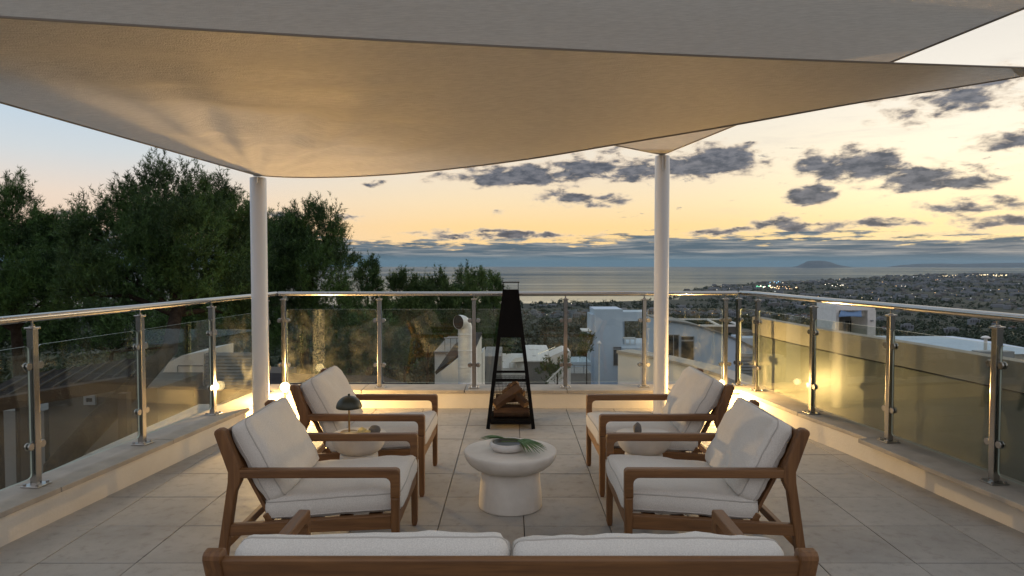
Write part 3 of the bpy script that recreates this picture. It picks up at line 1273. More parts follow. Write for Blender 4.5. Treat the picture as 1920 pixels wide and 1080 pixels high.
def make_seat(name, label, cat, w, ncush, nslat, group=None, seed=1, drop=0.0):
    root = thing(name, (0, 0, 0), label, cat, group)
    fil = arc(.360, .461, .028, 90, 0, 4)
    armpoly = [(-.330, .489)] + fil + [(.388, .395), (.430, .395)] + arc(.412, .513, .018, 0, 90, 3) + [(-.322, .531), (-.330, .522)]
    for s in (-1, 1):
        y = s * (w - .025)
        MB().prism(armpoly, y - .0225, y + .0225, 'y', bev=.006).build('armrest', WX, root)
        MB().prism([(.389, .394), (.429, .394), (.426, .02), (.420, .0), (.398, .0), (.393, .02)], y - .0215, y + .0215, 'y', bev=.007).build('leg', WZ, root)
        rear = [(-.448, 0), (-.376, .47), (-.374, .52), (-.436, .70)] + [(-.434, .712), (-.424, .721), (-.404, .724), (-.386, .716), (-.380, .70)] + \
               [(-.326, .56), (-.318, .54), (-.312, .50), (-.316, .47), (-.340, .42), (-.405, 0)]
        MB().prism(rear, y - .0255, y + .0255, 'y', bev=.007).build('leg', WZ, root)
        MB().prism([(.392, .243), (.392, .312), (-.20, .278), (-.372, .268), (-.379, .212), (-.20, .220)], y - .0165, y + .0165, 'y', bev=.005).build('side_rail', WX, root)
    yi = w - .046
    MB().box((.396, -yi, .246), (.422, yi, .308), bev=.004).build('front_rail', WY, root)
    MB().bar((-.402, -yi - .004, .666), (-.402, yi + .004, .666), .026, .068, up=(-.33, 0, .94), bev=.008).build('top_rail', WY, root)
    MB().bar((-.205, -yi, .285), (-.205, yi, .285), .03, .045, up=(-.5, 0, .86), bev=.005).build('rear_rail', WY, root)
    MB().bar((-.408, -yi - .002, .155), (-.408, yi + .002, .155), .028, .04, bev=.005).build('stretcher', WY, root)
    for k in range(nslat):
        y = -yi + .05 + (2 * yi - .1) * k / (nslat - 1)
        MB().bar((-.390, y, .640), (-.214, y, .300), .046, .016, up=(.88, 0, .47), bev=.004).build('slat', WZ, root)
    # support boards under the seat
    for k in range(4):
        x = -.12 + k * .14
        MB().box((x - .03, -yi, .262 + x * .05), (x + .03, yi, .276 + x * .05), bev=.003).build('seat_board', WY, root)
    cw = (2 * yi - .012 - .016 * (ncush - 1)) / ncush
    for k in range(ncush):
        yc = -yi + .006 + cw / 2 + k * (cw + .016)
        M = Matrix.Translation((.105, yc, .343)) @ Matrix.Rotation(R(-4.2), 4, 'Y')
        add_cushion(root, 'seat_cushion', M, .325, cw / 2, .047, .078, seed + k * 3.1)
        M = Matrix.Translation((-.252 + drop * .5, yc, .552 - drop)) @ Matrix.Rotation(R(-28), 4, 'Y') @ Matrix.Rotation(R(90), 4, 'Y')
        add_cushion(root, 'back_cushion', M, .205, cw / 2 - .004, .045, .095, seed + 7 + k * 2.3, 1.8)
    return root


GC = 'teak lounge chairs around the coffee table'
c1 = make_seat('lounge_chair', 'near teak lounge chair with white cushions on the pine side, closest to the sofa', 'chair', .362, 1, 5, GC, 2)
c1.location = (-.965, 3.56, 0)
c1.rotation_euler = (0, 0, R(.5))
c2 = make_seat('lounge_chair', 'far teak lounge chair with white cushions on the pine side, beside the mushroom lamp', 'chair', .362, 1, 5, GC, 11)
c2.location = (-.985, 4.73, 0)
c2.rotation_euler = (0, 0, R(-.8))
c3 = make_seat('lounge_chair', 'near teak lounge chair with white cushions on the partition side, closest to the sofa', 'chair', .362, 1, 5, GC, 23)
c3.location = (.965, 3.56, 0)
c3.rotation_euler = (0, 0, math.pi - R(.6))
c4 = make_seat('lounge_chair', 'far teak lounge chair with white cushions near the white post with sea view', 'chair', .362, 1, 5, GC, 37)
c4.location = (.985, 4.73, 0)
c4.rotation_euler = (0, 0, math.pi + R(.9))
sofa = make_seat('sofa', 'teak two seat sofa with white cushions seen from its slatted back in the foreground', 'sofa', .853, 2, 12, None, 51, .045)
sofa.location = (-.004, 2.305, 0)
sofa.rotation_euler = (0, 0, math.pi / 2)
sofa.scale = (1, 1, .972)


# ------------------------------------------------------------------ tables
def mushroom_table(name, loc, rt, rb, h, label, group=None):
    root = thing(name, loc, label, 'table', group)
    c = Vector(loc)
    t = h
    prof = [(0, t), (rt * .97, t), (rt * .99, t - .002), (rt, t - .009), (rt * .995, t - .022), (rt * .965, t - .048), (rt * .90, t - .074), (rt * .80, t - .097), (rt * .68, t - .111), (rt * .58, t - .116), (0, t - .116)]
    MB().lathe(prof, c, 72).build('tabletop', M_STONE, root)
    n = rb * .915
    prof = [(0, t - .1165), (n * .90, t - .1165), (n * .965, t - .120), (n * .995, t - .130), (n * 1.005, t - .15), (rb * .975, (t - .11) * .4), (rb, .012), (rb * .99, .004), (rb * .97, .001), (0, .001)]
    MB().lathe(prof, c, 64).build('pedestal', M_STONE, root)
    return root


mushroom_table('coffee_table', (-.01, 4.215, 0), .287, .196, .352, 'round cream plaster coffee table with thick top in the middle of the terrace')
GS = 'small side tables between the chairs'
mushroom_table('side_table', (-.93, 4.145, 0), .165, .125, .47, 'small cream plaster side table holding the mushroom lamp', GS)
mushroom_table('side_table', (.80, 4.145, 0), .165, .125, .47, 'small cream plaster side table holding a dark pebble', GS)

# bowl and palm leaf
TZ = .352
root = thing('bowl', (-.025, 4.19, TZ), 'shallow white bowl with a dark inside on the coffee table', 'bowl')
M_BOWL = mat('white_ceramic', (.68, .66, .63), .35, col2=(.6, .58, .55), nscale=20)
M_DARK = mat('dark_glaze', (.035, .04, .035), .3, col2=(.06, .065, .05), nscale=15)
c = (-.025, 4.19, TZ)
MB().lathe([(0, .001), (.070, .001), (.095, .010), (.112, .026), (.116, .040), (.112, .051), (.104, .056), (.096, .054)], c, 56).build('shell', M_BOWL, root)
MB().lathe([(.0959, .0538), (.092, .046), (.085, .036), (.05, .030), (0, .029)], c, 56).build('lining', M_DARK, root)
M_LEAF = mat('palm_leaf', (.065, .16, .045), .45, col2=(.10, .20, .06), nscale=12)
M_LEAF2 = mat('palm_leaf_edge', (.13, .15, .06), .5, col2=(.07, .12, .04), nscale=12)


def palm_leaf(base, main, spread, n, ln, label, droop):
    """Fan leaf: folded blades that radiate from the end of a stalk."""
    r = thing('palm_leaf', base, label, 'leaf', 'palm leaves on the bowl')
    b = Vector(base)
    for k in range(n):
        f = k / (n - 1) - .5
        an = main + f * spread
        L = ln * (1 - .45 * abs(f) ** 1.5) * rng.uniform(.93, 1.05)
        d = Vector((math.cos(an), math.sin(an), 0))
        s = Vector((-d.y, d.x, 0))
        w = L * .034 + .002
        pts = []
        for q in range(6):
            t = q / 5
            z = .012 * math.sin(t * 2.2) - droop * t * t * L + .004 * (k % 2)
            ww = w * (math.sin(math.pi * min(t * .78 + .18, 1)) ** .8) if q < 5 else .0005
            p = b + d * (L * t) + Vector((0, 0, z))
            pts.append((p - s * ww, p - Vector((0, 0, ww * .55)), p + s * ww))
        vs, fs = [], []
        for tri in pts:
            vs += list(tri)
        for q in range(5):
            a = 3 * q
            fs += [(a, a + 1, a + 4, a + 3), (a + 1, a + 2, a + 5, a + 4)]
        m = MB()
        m.add(vs, fs, 0, True)
        o = m.build('leaflet', M_LEAF if k % 4 else M_LEAF2, r)
        so = o.modifiers.new('thickness', 'SOLIDIFY')
        so.thickness = .0012
    MB().tube([b, b - Vector((math.cos(main), math.sin(main), 0)) * .10 + Vector((0, 0, -.006))], .004, 6).build('stalk', M_LEAF2, r)
    return r


palm_leaf((.035, 4.15, TZ + .066), R(-12), R(118), 17, .175, 'spread palm fan leaf hanging over the bowl rim towards the partition wall side', .30)
palm_leaf((-.055, 4.235, TZ + .064), R(172), R(46), 7, .15, 'narrow palm leaf lying across the bowl pointing to the mushroom lamp', .12)

# mushroom lamp
SX, SY, SZ = -.985, 4.13, .4705
M_OLIVE = mat('olive_enamel', (.030, .034, .022), .38, .2, col2=(.04, .043, .03), nscale=30)
M_BRASS = mat('brass', (.45, .30, .12), .3, 1.0)
lamp = thing('table_lamp', (SX, SY, SZ), 'olive green mushroom table lamp on the side table between the chairs on the pine side', 'lamp')
c = (SX, SY, SZ)
MB().lathe([(0, .014), (.050, .014), (.053, .011), (.053, .001), (0, .001)], c, 40).build('base', M_BRASS, lamp)
MB().lathe([(.0055, .0142), (.0055, .165)], c, 14).build('stem', M_BRASS, lamp)
dome = [(0.0, .232)]
for k in range(1, 13):
    a = R(90 - 90 * k / 12)
    dome.append((.077 * math.cos(a), .160 + .072 * math.sin(a)))
dome_in = [(r_ * .975, z_ - .0025) for r_, z_ in dome[1:]][::-1] + [(0, .2285)]
MB().lathe(dome + dome_in, c, 48).build('lamp_shade', M_OLIVE, lamp)
MB().lathe([(0, .244), (.006, .242), (.008, .237), (.006, .2325), (0, .2322)], c, 16).build('finial', M_OLIVE, lamp)


def bulb_mat(name, col, strength):
    # a clear glowing envelope: it shines and lets the filament's light out
    m = bpy.data.materials.new(name)
    m.use_nodes = True
    g = NT(m.node_tree)
    g.n.remove(g.n['Principled BSDF'])
    out = [n for n in g.n if n.type == 'OUTPUT_MATERIAL'][0]
    tr = g.n.new('ShaderNodeBsdfTransparent')
    em = g.n.new('ShaderNodeEmission')
    em.inputs[0].default_value = (*col, 1)
    em.inputs[1].default_value = strength
    ad = g.n.new('ShaderNodeAddShader')
    g.l.new(tr.outputs[0], ad.inputs[0])
    g.l.new(em.outputs[0], ad.inputs[1])
    g.l.new(ad.outputs[0], out.inputs[0])
    return m


M_BULB = bulb_mat('warm_bulb', (1.0, .70, .32), 3.0)
M_BRIGHT = bulb_mat('bright_bulb', (1.0, .72, .33), 2.6)
MB().lathe([(0, .197), (.012, .193), (.017, .183), (.012, .173), (.006, .1655)], c, 16).build('bulb', M_BULB, lamp)


def point(name, loc, e, col, rad, parent):
    l = bpy.data.lights.new(name, 'POINT')
    l.energy = e
    l.color = col
    l.shadow_soft_size = rad
    l.cycles.use_multiple_importance_sampling = False
    o = bpy.data.objects.new(name, l)
    COL.objects.link(o)
    o.parent = parent
    o.location = Vector(loc) - wloc(parent)
    return o


point('bulb_light', (SX, SY, SZ + .150), .55, (1.0, .66, .28), .012, lamp)


def pebble(name, loc, r, m, label, cat, seed, sq=(1, 1, .8), sub=2):
    bm = bmesh.new()
    bmesh.ops.create_icosphere(bm, subdivisions=sub, radius=1)
    for v in bm.verts:
        n = mnoise.noise(v.co * 1.1 + Vector((seed, 0, 0))) * .28
        v.co = Vector((v.co.x * sq[0], v.co.y * sq[1], v.co.z * sq[2])) * (1 + n) * r
    zmin = min(v.co.z for v in bm.verts)
    for v in bm.verts:
        v.co.z -= zmin
    me = bpy.data.meshes.new(name)
    bm.to_mesh(me)
    bm.free()
    me.materials.append(m)
    for p in me.polygons:
        p.use_smooth = sub > 2
    o = bpy.data.objects.new(name, me)
    COL.objects.link(o)
    o.location = loc
    tag(o, label, cat)
    return o


M_YEL = mat('yellow_stone', (.55, .42, .15), .5, col2=(.62, .52, .25), nscale=25)
M_GREYST = mat('grey_pebble', (.10, .09, .08), .6, col2=(.16, .14, .12), nscale=30)
pebble('ornamental_stone', (-.905, 4.11, SZ), .028, M_YEL, 'pale yellow faceted stone beside the foot of the mushroom lamp', 'stone', 1.3, (1.1, .9, .9), 1)
pebble('ornamental_stone', (-.868, 4.10, SZ), .022, M_YEL, 'smaller yellow stone lying against the dark grey stone', 'stone', 4.7, (1, 1, .7), 1)
pebble('ornamental_stone', (-.830, 4.12, SZ), .030, M_GREYST, 'rounded dark grey stone on the side table with the lamp', 'stone', 8.1, (1.2, .9, .85), 3)
pebble('ornamental_stone', (.760, 4.13, SZ), .029, M_GREYST, 'rounded dark pebble on the side table on the partition wall side', 'stone', 3.3, (.85, .85, 1.2), 3)


# ------------------------------------------------------------------ the two bright ground lamps
def ground_lamp(loc, h, e, br, label):
    rad = .016
    root = thing('ground_lamp', loc, label, 'lamp', 'warm ground lamps in the terrace corners')
    x, y, z = loc
    MB().lathe([(0, .012), (.045, .012), (.048, .008), (.048, .001), (0, .001)], loc, 28).build('base', M_PLATE, root)
    MB().lathe([(.008, .0122), (.008, h - .045), (.016, h - .040), (.018, h - .026), (0, h - .026)], loc, 16).build('stem', M_PLATE, root)
    prof = [(br * math.sin(R(a)) if a not in (0, 180) else 0, h - .026 + br + br * -math.cos(R(a))) for a in range(0, 181, 15)]
    MB().lathe(prof, loc, 24).build('bulb', M_BRIGHT, root)
    g = point('bulb_light', (x, y, z + h - .026 + br), e, (1.0, .62, .22), rad, root)
    return root


ground_lamp((-2.19, 6.60, 0), .290, 150, .046, 'glaring warm lamp on the floor by the post on the pine side')
ground_lamp((2.125, 6.93, 0), .285, 78, .032, 'glaring warm lamp in the far corner next to the partition wall')

# ------------------------------------------------------------------ fire pit
FX, FY = -.012, 6.40
fire = thing('fire_pit', (FX, FY, 0), 'tall black steel fire pit shaped like an obelisk with logs inside', 'fire pit')


def fh(z):
    return .222 - (.222 - .074) * z / 1.256


def fc(sx, sy, z, k=0.0):
    h = fh(z) - k
    return Vector((FX + sx * h, FY + sy * h, z))


for sx in (-1, 1):
    for sy in (-1, 1):
        p, q = fc(sx, sy, 0, .016), fc(sx, sy, .8235, .016)
        MB().bar(p, q, .034, .034, up=(0, 1, 0), bev=.002).build('leg', M_BLACK, fire)
m = MB()
z0, z1 = .823, 1.256
ring = [(-1, -1), (1, -1), (1, 1), (-1, 1)]
vs = [fc(a, b, z0) for a, b in ring] + [fc(a, b, z1) for a, b in ring] + [fc(a, b, z0, .004) for a, b in ring] + [fc(a, b, z1, .004) for a, b in ring]
fs = []
for k in range(4):
    k2 = (k + 1) % 4
    fs += [(k, k2, 4 + k2, 4 + k), (8 + k2, 8 + k, 12 + k, 12 + k2), (k2, k, 8 + k, 8 + k2), (4 + k, 4 + k2, 12 + k2, 12 + k)]
m.add(vs, fs)
m.build('hood', M_BLACK, fire)
for sx, sy in ring:
    p = fc(sx, sy, 1.2565, .004)
    MB().bar(p, (p.x, p.y, 1.322), .005, .005, up=(0, 1, 0), bev=0).build('cap_strut', M_BLACK, fire)
MB().box((FX - .080, FY - .080, 1.322), (FX + .080, FY + .080, 1.330), bev=.001).build('cap_plate', M_BLACK, fire)
for z, t in ((.512, .020), (.437, .024), (.055, .03)):
    for k in range(4 if z < .1 else 1):
        a, b = ring[k], ring[(k + 1) % 4]
        d = (fc(*b, z) - fc(*a, z)).normalized()
        MB().bar(fc(*a, z, .014) + d * .019, fc(*b, z, .014) - d * .019, .018, t, bev=.001).build('cross_bar', M_BLACK, fire)
MB().box((FX - .192, FY - .192, .070), (FX + .192, FY + .192, .078)).build('ash_tray', M_BLACK, fire)
# wire mesh on the back and the sides
for (a, b) in ((ring[1], ring[2]), (ring[2], ring[3]), (ring[3], ring[0])):
    m = MB()
    zlo, zhi = .075, .425
    for k in range(1, 26):
        f = k / 26
        m.bar(fc(*a, zlo, .012).lerp(fc(*b, zlo, .012), f), fc(*a, zhi, .012).lerp(fc(*b, zhi, .012), f), .0036, .0036, up=(1, .3, 0), bev=0)
    for k in range(0, 24):
        z = zlo + (zhi - zlo) * k / 23
        m.bar(fc(*a, z, .012), fc(*b, z, .012), .0036, .0036, bev=0)
    o = m.build('mesh_screen', M_BLACK, fire)
M_BARK = mat('log_bark', (.060, .034, .018), .9, col2=(.115, .062, .030), nscale=14, aniso=(1, 1, 1), bump=.9, bscale=30, bdist=.02)
M_SPLIT = mat('split_wood', (.20, .105, .048), .8, col2=(.12, .06, .027), nscale=9, bump=.5, bscale=40, bdist=.01)
M_LOGEND = mat('log_end', (.36, .23, .12), .85, col2=(.24, .14, .07), nscale=30)


def log(p, q, r, rot, label, seed):
    """A split log: bark on the round side, bare wood on two split faces, paler ends."""
    p, q = Vector(p), Vector(q)
    c = (p + q) / 2
    d = (q - p).normalized()
    s = d.cross(Vector((0, 0, 1))).normalized()
    u = s.cross(d)
    m = MB()
    prof = [(0, -.75)] + [(math.cos(R(a)), math.sin(R(a)) * .95) for a in range(-8, 190, 22)]
    n = len(prof)
    vs = []
    L = 5
    for i in range(L):
        t = i / (L - 1)
        ce = p.lerp(q, t)
        for k, (a, b) in enumerate(prof):
            j = 1 + .13 * mnoise.noise(Vector((a * 2, b * 2, t * 3 + seed)))
            ca, sa = math.cos(rot), math.sin(rot)
            vs.append(ce + (s * (a * ca - b * sa) + u * (a * sa + b * ca)) * r * j)
    fs, mi = [], []
    for i in range(L - 1):
        for k in range(n):
            k2 = (k + 1) % n
            m_i = 1 if (k == 0 or k == n - 1) else 0
            m.add([], [])
            fs.append(((i * n + k, i * n + k2, (i + 1) * n + k2, (i + 1) * n + k), m_i))
    base = len(m.v)
    m.v += [tuple(v) for v in vs]
    for f, k in fs:
        m.f.append(tuple(base + i for i in f))
        m.mi.append(k)
        m.sm.append(False)
    m.add(vs[:n], [tuple(range(n))[::-1]], 2)
    m.add(vs[-n:], [tuple(range(n))], 2)
    o = m.build('firewood_log', [M_BARK, M_SPLIT, M_LOGEND])
    o.data.transform(Matrix.Translation(-c))
    o.location = c
    tag(o, label, 'log', 'split logs stacked in the fire pit')
    return o


zf = .078
log((FX - .155, FY - .07, zf + .045), (FX + .17, FY - .085, zf + .05), .052, R(200), 'horizontal split log at the front of the fire pit, lowest of the stack', 1)
log((FX - .15, FY + .07, zf + .045), (FX + .16, FY + .06, zf + .045), .050, R(20), 'lowest log at the rear of the fire pit against the mesh', 2)
log((FX - .150, FY - .11, zf + .115), (FX + .09, FY - .02, zf + .26), .050, R(100), 'thick split log leaning up from lower left across the front of the stack', 3)
log((FX + .140, FY - .10, zf + .115), (FX + .03, FY - .0, zf + .215), .045, R(-30), 'dark log leaning up from the right side of the stack', 4)
log((FX - .135, FY + .08, zf + .135), (FX + .135, FY + .07, zf + .15), .048, R(70), 'middle log lying across the rear of the stack', 5)
log((FX - .06, FY + .03, zf + .19), (FX + .065, FY + .02, zf + .305), .042, R(10), 'topmost split log with a pale end at the peak of the stack', 6)
log((FX + .125, FY + .02, zf + .20), (FX - .02, FY + .09, zf + .265), .038, R(160), 'short log behind the topmost log on the stack', 7)


# ================================================================== the hillside below the terrace
def shoots(lobes, per_m2, L, nneed, nl, nw, seed, up=.75):
    """Pine foliage: needle tufts on short shoots, gathered in clumps over the skin of each lobe."""
    g = np.random.RandomState(seed)
    Ps, As = [], []
    for c, r in lobes:
        c, r = np.array(c), np.array(r)
        area = 4 * math.pi * (r[0] * r[1] + r[0] * r[2] + r[1] * r[2]) / 3
        n = int(area * per_m2)
        nc = max(10, int(n / 30))
        d = g.normal(size=(nc, 3))
        d /= np.linalg.norm(d, axis=1)[:, None]
        d[:, 2] = np.where(d[:, 2] < -.35, -d[:, 2], d[:, 2])
        rad = g.uniform(.45, 1.0, nc) ** .5
        rad *= g.uniform(.82, 1.16, nc)
        cc = c + d * r * rad[:, None]
        idx = g.randint(0, nc, n)
        spread = r.mean() * .17
        lead = (d[:, 2] > .35) & (g.uniform(size=nc) < .65)
        cc[lead, 2] += r[2] * g.uniform(.05, .38, lead.sum())
        sp3 = np.where(lead[idx][:, None], np.array([.55, .55, 1.55]), np.array([1, 1, .9]))
        p = cc[idx] + g.normal(size=(n, 3)) * spread * sp3
        a = .45 * d[idx] + np.array([0, 0, up]) + g.normal(size=(n, 3)) * .38
        a /= np.linalg.norm(a, axis=1)[:, None]
        Ps.append(p)
        As.append(a)
    P_, A_ = np.vstack(Ps), np.vstack(As)
    n = len(P_)
    ln = L * g.uniform(.6, 1.25, n)
    t = g.uniform(.05, 1.0, (n, nneed)) ** .8
    base = P_[:, None, :] + A_[:, None, :] * (t * ln[:, None])[..., None]
    q = g.normal(size=(n, nneed, 3))
    q -= (q * A_[:, None, :]).sum(2, keepdims=True) * A_[:, None, :]
    q /= np.linalg.norm(q, axis=2, keepdims=True) + 1e-6
    dirn = A_[:, None, :] * .75 + q * .75
    dirn /= np.linalg.norm(dirn, axis=2, keepdims=True)
    sid = np.cross(dirn, g.normal(size=(n, nneed, 3)))
    sid /= np.linalg.norm(sid, axis=2, keepdims=True) + 1e-6
    le = nl * g.uniform(.7, 1.2, (n, nneed, 1))
    v0 = base - sid * nw / 2
    v1 = base + sid * nw / 2
    v2 = base + dirn * le
    V = np.stack([v0, v1, v2], 2).reshape(-1, 3)
    F = np.arange(len(V)).reshape(-1, 3)
    return V, F


def foliage_mat(name, a, b, c, sc):
    m = bpy.data.materials.new(name)
    m.use_nodes = True
    g = NT(m.node_tree)
    p = g.n['Principled BSDF']
    geo = g.n.new('ShaderNodeNewGeometry')
    v = geo.outputs['Position']
    oi = g.n.new('ShaderNodeObjectInfo')
    n1 = g.noise(v, sc, 4, .6)
    n2 = g.noise(v, sc * 6, 2, .6)
    col = g.mix(g.sm(n1, .40, .60), a, b)
    col = g.mix(g.m('MULTIPLY', g.sm(n2, .5, .75), .6), col, c)
    col = g.mix(g.m('MULTIPLY', oi.outputs['Random'], .25), col, (.045, .065, .022))
    g.put(p.inputs['Base Color'], col)
    p.inputs['Roughness'].default_value = .6
    p.inputs['Specular IOR Level'].default_value = .25
    return m


M_PINE = foliage_mat('pine_needles', (.016, .046, .014), (.060, .130, .032), (.11, .165, .045), 2.1)
M_PINE2 = foliage_mat('young_pine_needles', (.030, .070, .020), (.085, .150, .038), (.14, .185, .055), 1.0)
M_SCRUB = foliage_mat('scrub_leaves', (.014, .028, .016), (.026, .042, .022), (.045, .056, .030), .012)
M_TRUNK = mat('pine_bark', (.040, .031, .024), .95, spec=.1, col2=(.017, .013, .010), nscale=9, aniso=(1, 1, .3), bump=.8, bscale=14, bdist=.04)


def px_lobe(px, py, rx, ry, d, depth=1.0):
    c = at(px, py, d)
    k = d / FPX
    return (c[:], (rx * k, max(rx, ry) * k * depth, ry * k))


def pine(name, label, cat, lobes, trunk, tr, per, L, nn, nl, nw, seed, m=None, group=None):
    """trunk: polyline in world space from the ground up; one limb reaches into each lobe."""
    base = trunk[0]
    root = thing(name, base[:], label, cat, group)
    V, F = shoots(lobes, per, L, nn, nl, nw, seed)
    V = V - np.array(base)
    np_mesh('crown', V, F, m or M_PINE, root)
    mb = MB()
    n = len(trunk)
    mb.tube(trunk, [tr * (1 - .6 * i / (n - 1)) for i in range(n)], 10)
    mb.build('trunk', M_TRUNK, root)
    g = random.Random(seed)
    lb = MB()
    for c, r in lobes:
        c = Vector(c)
        s = min(trunk[1:], key=lambda q: (q - c).length + 2 * max(0, q.z - c.z))
        mid = s.lerp(c, .5) + Vector((g.uniform(-.2, .2), g.uniform(-.2, .2), g.uniform(.0, .3))) * (c - s).length * .4
        lb.tube([s, mid, c], [tr * .34, tr * .20, tr * .06], 7)
        for k in range(5):
            e = c + Vector((g.uniform(-1, 1) * r[0], g.uniform(-1, 1) * r[1], g.uniform(-.5, .9) * r[2])) * .8
            f = g.uniform(.45, 1)
            lb.tube([mid.lerp(c, f), mid.lerp(c, f).lerp(e, .55) + Vector((0, 0, .05)), e], [tr * .09, tr * .06, tr * .02], 5)
    lb.build('limb', M_TRUNK, root)
    return root


def gpt(px, py, d):
    """The ground below the point seen at a pixel."""
    p = at(px, py, d)
    return Vector((p.x, p.y, ground_z(p.x, p.y) - .1))


T1 = [px_lobe(*a) for a in [(325, 392, 62, 62, 12.5), (262, 425, 62, 55, 12.2), (395, 425, 58, 62, 12.8), (200, 462, 66, 56, 12.0), (335, 470, 95, 60, 11.6),
                           (432, 470, 48, 70, 12.6), (255, 530, 90, 60, 11.4), (380, 545, 85, 55, 11.8), (170, 555, 62, 52, 11.2), (430, 590, 44, 36, 12.4)]]
pine('pine_tree', 'tallest dark pine behind the railing, its crown rising beside the low sail corner', 'tree', T1,
     [gpt(95, 905, 8.6), at(110, 872, 8.7), at(190, 785, 9.2), at(262, 715, 9.8), at(318, 655, 10.4), at(330, 590, 11.2), at(325, 500, 12.0)], .19, 250, .18, 16, .075, .011, 3)
T2 = [px_lobe(*a) for a in [(35, 428, 48, 52, 13.0), (95, 470, 46, 42, 13.4), (15, 500, 70, 60, 12.6), (-60, 460, 80, 70, 12.6), (105, 545, 66, 52, 12.2), (25, 580, 80, 50, 12.0), (-70, 570, 80, 60, 12.0)]]
pine('pine_tree', 'dark pine cut by the photo edge, farthest from the white post on that side', 'tree', T2,
     [gpt(45, 800, 11.5), at(45, 760, 11.5), at(38, 690, 11.8), at(30, 620, 12.2), at(28, 520, 12.6)], .15, 250, .18, 16, .075, .011, 5)
T3 = [px_lobe(*a) for a in [(588, 445, 50, 42, 15.5), (545, 472, 46, 44, 15.0), (632, 490, 30, 36, 15.8), (585, 520, 70, 52, 15.0), (535, 570, 66, 55, 14.6), (612, 590, 56, 52, 15.0), (560, 640, 60, 46, 14.6)]]
pine('pine_tree', 'mid green pine just past the white post, at the inner end of the tall pines', 'tree', T3,
     [gpt(575, 800, 15), at(575, 740, 15), at(570, 660, 15), at(580, 560, 15), at(585, 480, 15.4)], .14, 220, .20, 16, .08, .012, 8)
T4 = [px_lobe(*a) for a in [(478, 455, 36, 44, 18), (505, 500, 48, 60, 18), (470, 560, 60, 60, 17.5), (130, 470, 60, 40, 18), (150, 520, 60, 40, 18)]]
pine('pine_tree', 'shadowy pine half hidden behind the white post and the tallest pine', 'tree', T4,
     [gpt(470, 800, 17.5), at(470, 740, 17.5), at(480, 620, 17.5), at(485, 520, 17.8)], .14, 210, .21, 15, .085, .015, 9)
T5 = [px_lobe(*a) for a in [(40, 640, 70, 46, 27), (150, 640, 70, 46, 28), (250, 640, 66, 44, 27), (360, 650, 66, 44, 29), (450, 650, 60, 46, 28), (-80, 640, 80, 50, 27), (100, 580, 80, 50, 29), (300, 590, 80, 50, 30), (420, 590, 60, 50, 30)]]
pine('pine_thicket', 'dense dark pine thicket filling the gap behind the trunks of the tall pines', 'trees', T5,
     [gpt(200, 800, 28), at(200, 730, 28), at(210, 660, 28), at(200, 600, 28.5)], .14, 42, .34, 13, .15, .034, 12)
MED = [
    ('slender pine with a sharp tip, nearest to the tall pines', [(688, 520, 16, 30), (690, 560, 30, 34), (694, 610, 42, 44), (690, 660, 46, 36)], 27),
    ('bushy young pine, second from the tall pines', [(758, 545, 26, 30), (775, 580, 40, 36), (760, 630, 50, 44)], 29),
    ('young pine with twin tops between two bushy pines', [(800, 545, 14, 26), (832, 548, 22, 30), (822, 590, 38, 34), (825, 640, 46, 40)], 31),
    ('broad young pine beside the exhaust duct', [(882, 540, 30, 32), (870, 580, 42, 36), (878, 630, 44, 40)], 33),
    ('small round pine beside the hood of the fire pit', [(924, 548, 18, 28), (922, 590, 28, 34), (915, 635, 34, 34)], 35),
    ('low dark pine in front of the young pines near the flat roof', [(655, 640, 44, 40), (720, 665, 52, 36), (640, 690, 40, 26)], 23),
]
for k, (lab, lb, d) in enumerate(MED):
    lobes = [px_lobe(a, b + 11, c, e, d, .9) for a, b, c, e in lb]
    q = lb[0]
    pine('young_pine', lab, 'tree', lobes, [gpt(q[0], 800, d), at(q[0], 730, d), at(q[0] + 4, 640, d), at(q[0], q[1], d)], .08, 95, .34, 15, .13, .024, 20 + k, M_PINE2, 'young pines on the slope')


# ------------------------------------------------------------------ houses close below
def bx(mb, px0, py0, px1, py1, d, depth, zb=None, mi=0, bev=0.0):
    """Box whose front face covers a pixel window at depth d and that runs back from there."""
    a, b = at(px0, py0, d), at(px1, py1, d)
    return mb.box((a.x, d, b.z if zb is None else zb), (b.x, d + depth, a.z), mi, bev)


M_BLUEW = mat('blue_white_render', (.52, .62, .72), .85, col2=(.46, .55, .65), nscale=.5, bump=.1, bscale=4, bdist=.02)
M_ROOF = mat('dark_roof_felt', (.022, .021, .024), .9, spec=.15, col2=(.03, .029, .031), nscale=3)
M_GREYW = mat('grey_render', (.26, .26, .255), .85, col2=(.21, .21, .205), nscale=.8)
M_TANW = mat('tan_render', (.135, .12, .10), .85, col2=(.105, .094, .08), nscale=.8)
M_FRAME = mat('grey_frame', (.28, .30, .32), .5)
M_BROWN = mat('brown_beam', (.042, .028, .021), .7, col2=(.03, .02, .015), nscale=6)
M_GALV = mat('galvanised_duct', (.74, .77, .80), .40, .10, col2=(.62, .66, .71), nscale=7, aniso=(1, 1, 5))
M_TERRA = mat('terracotta_roof', (.13, .085, .06), .85, col2=(.10, .06, .045), nscale=.6)
M_SHADE = mat('blue_awning_cloth', (.13, .22, .38), .8)
M_CREAMCL = mat('cream_awning_cloth', (.62, .56, .46), .8)


def part(root, name, m, fn, **kw):
    mb = MB()
    fn(mb)
    return mb.build(name, m, root, **kw)


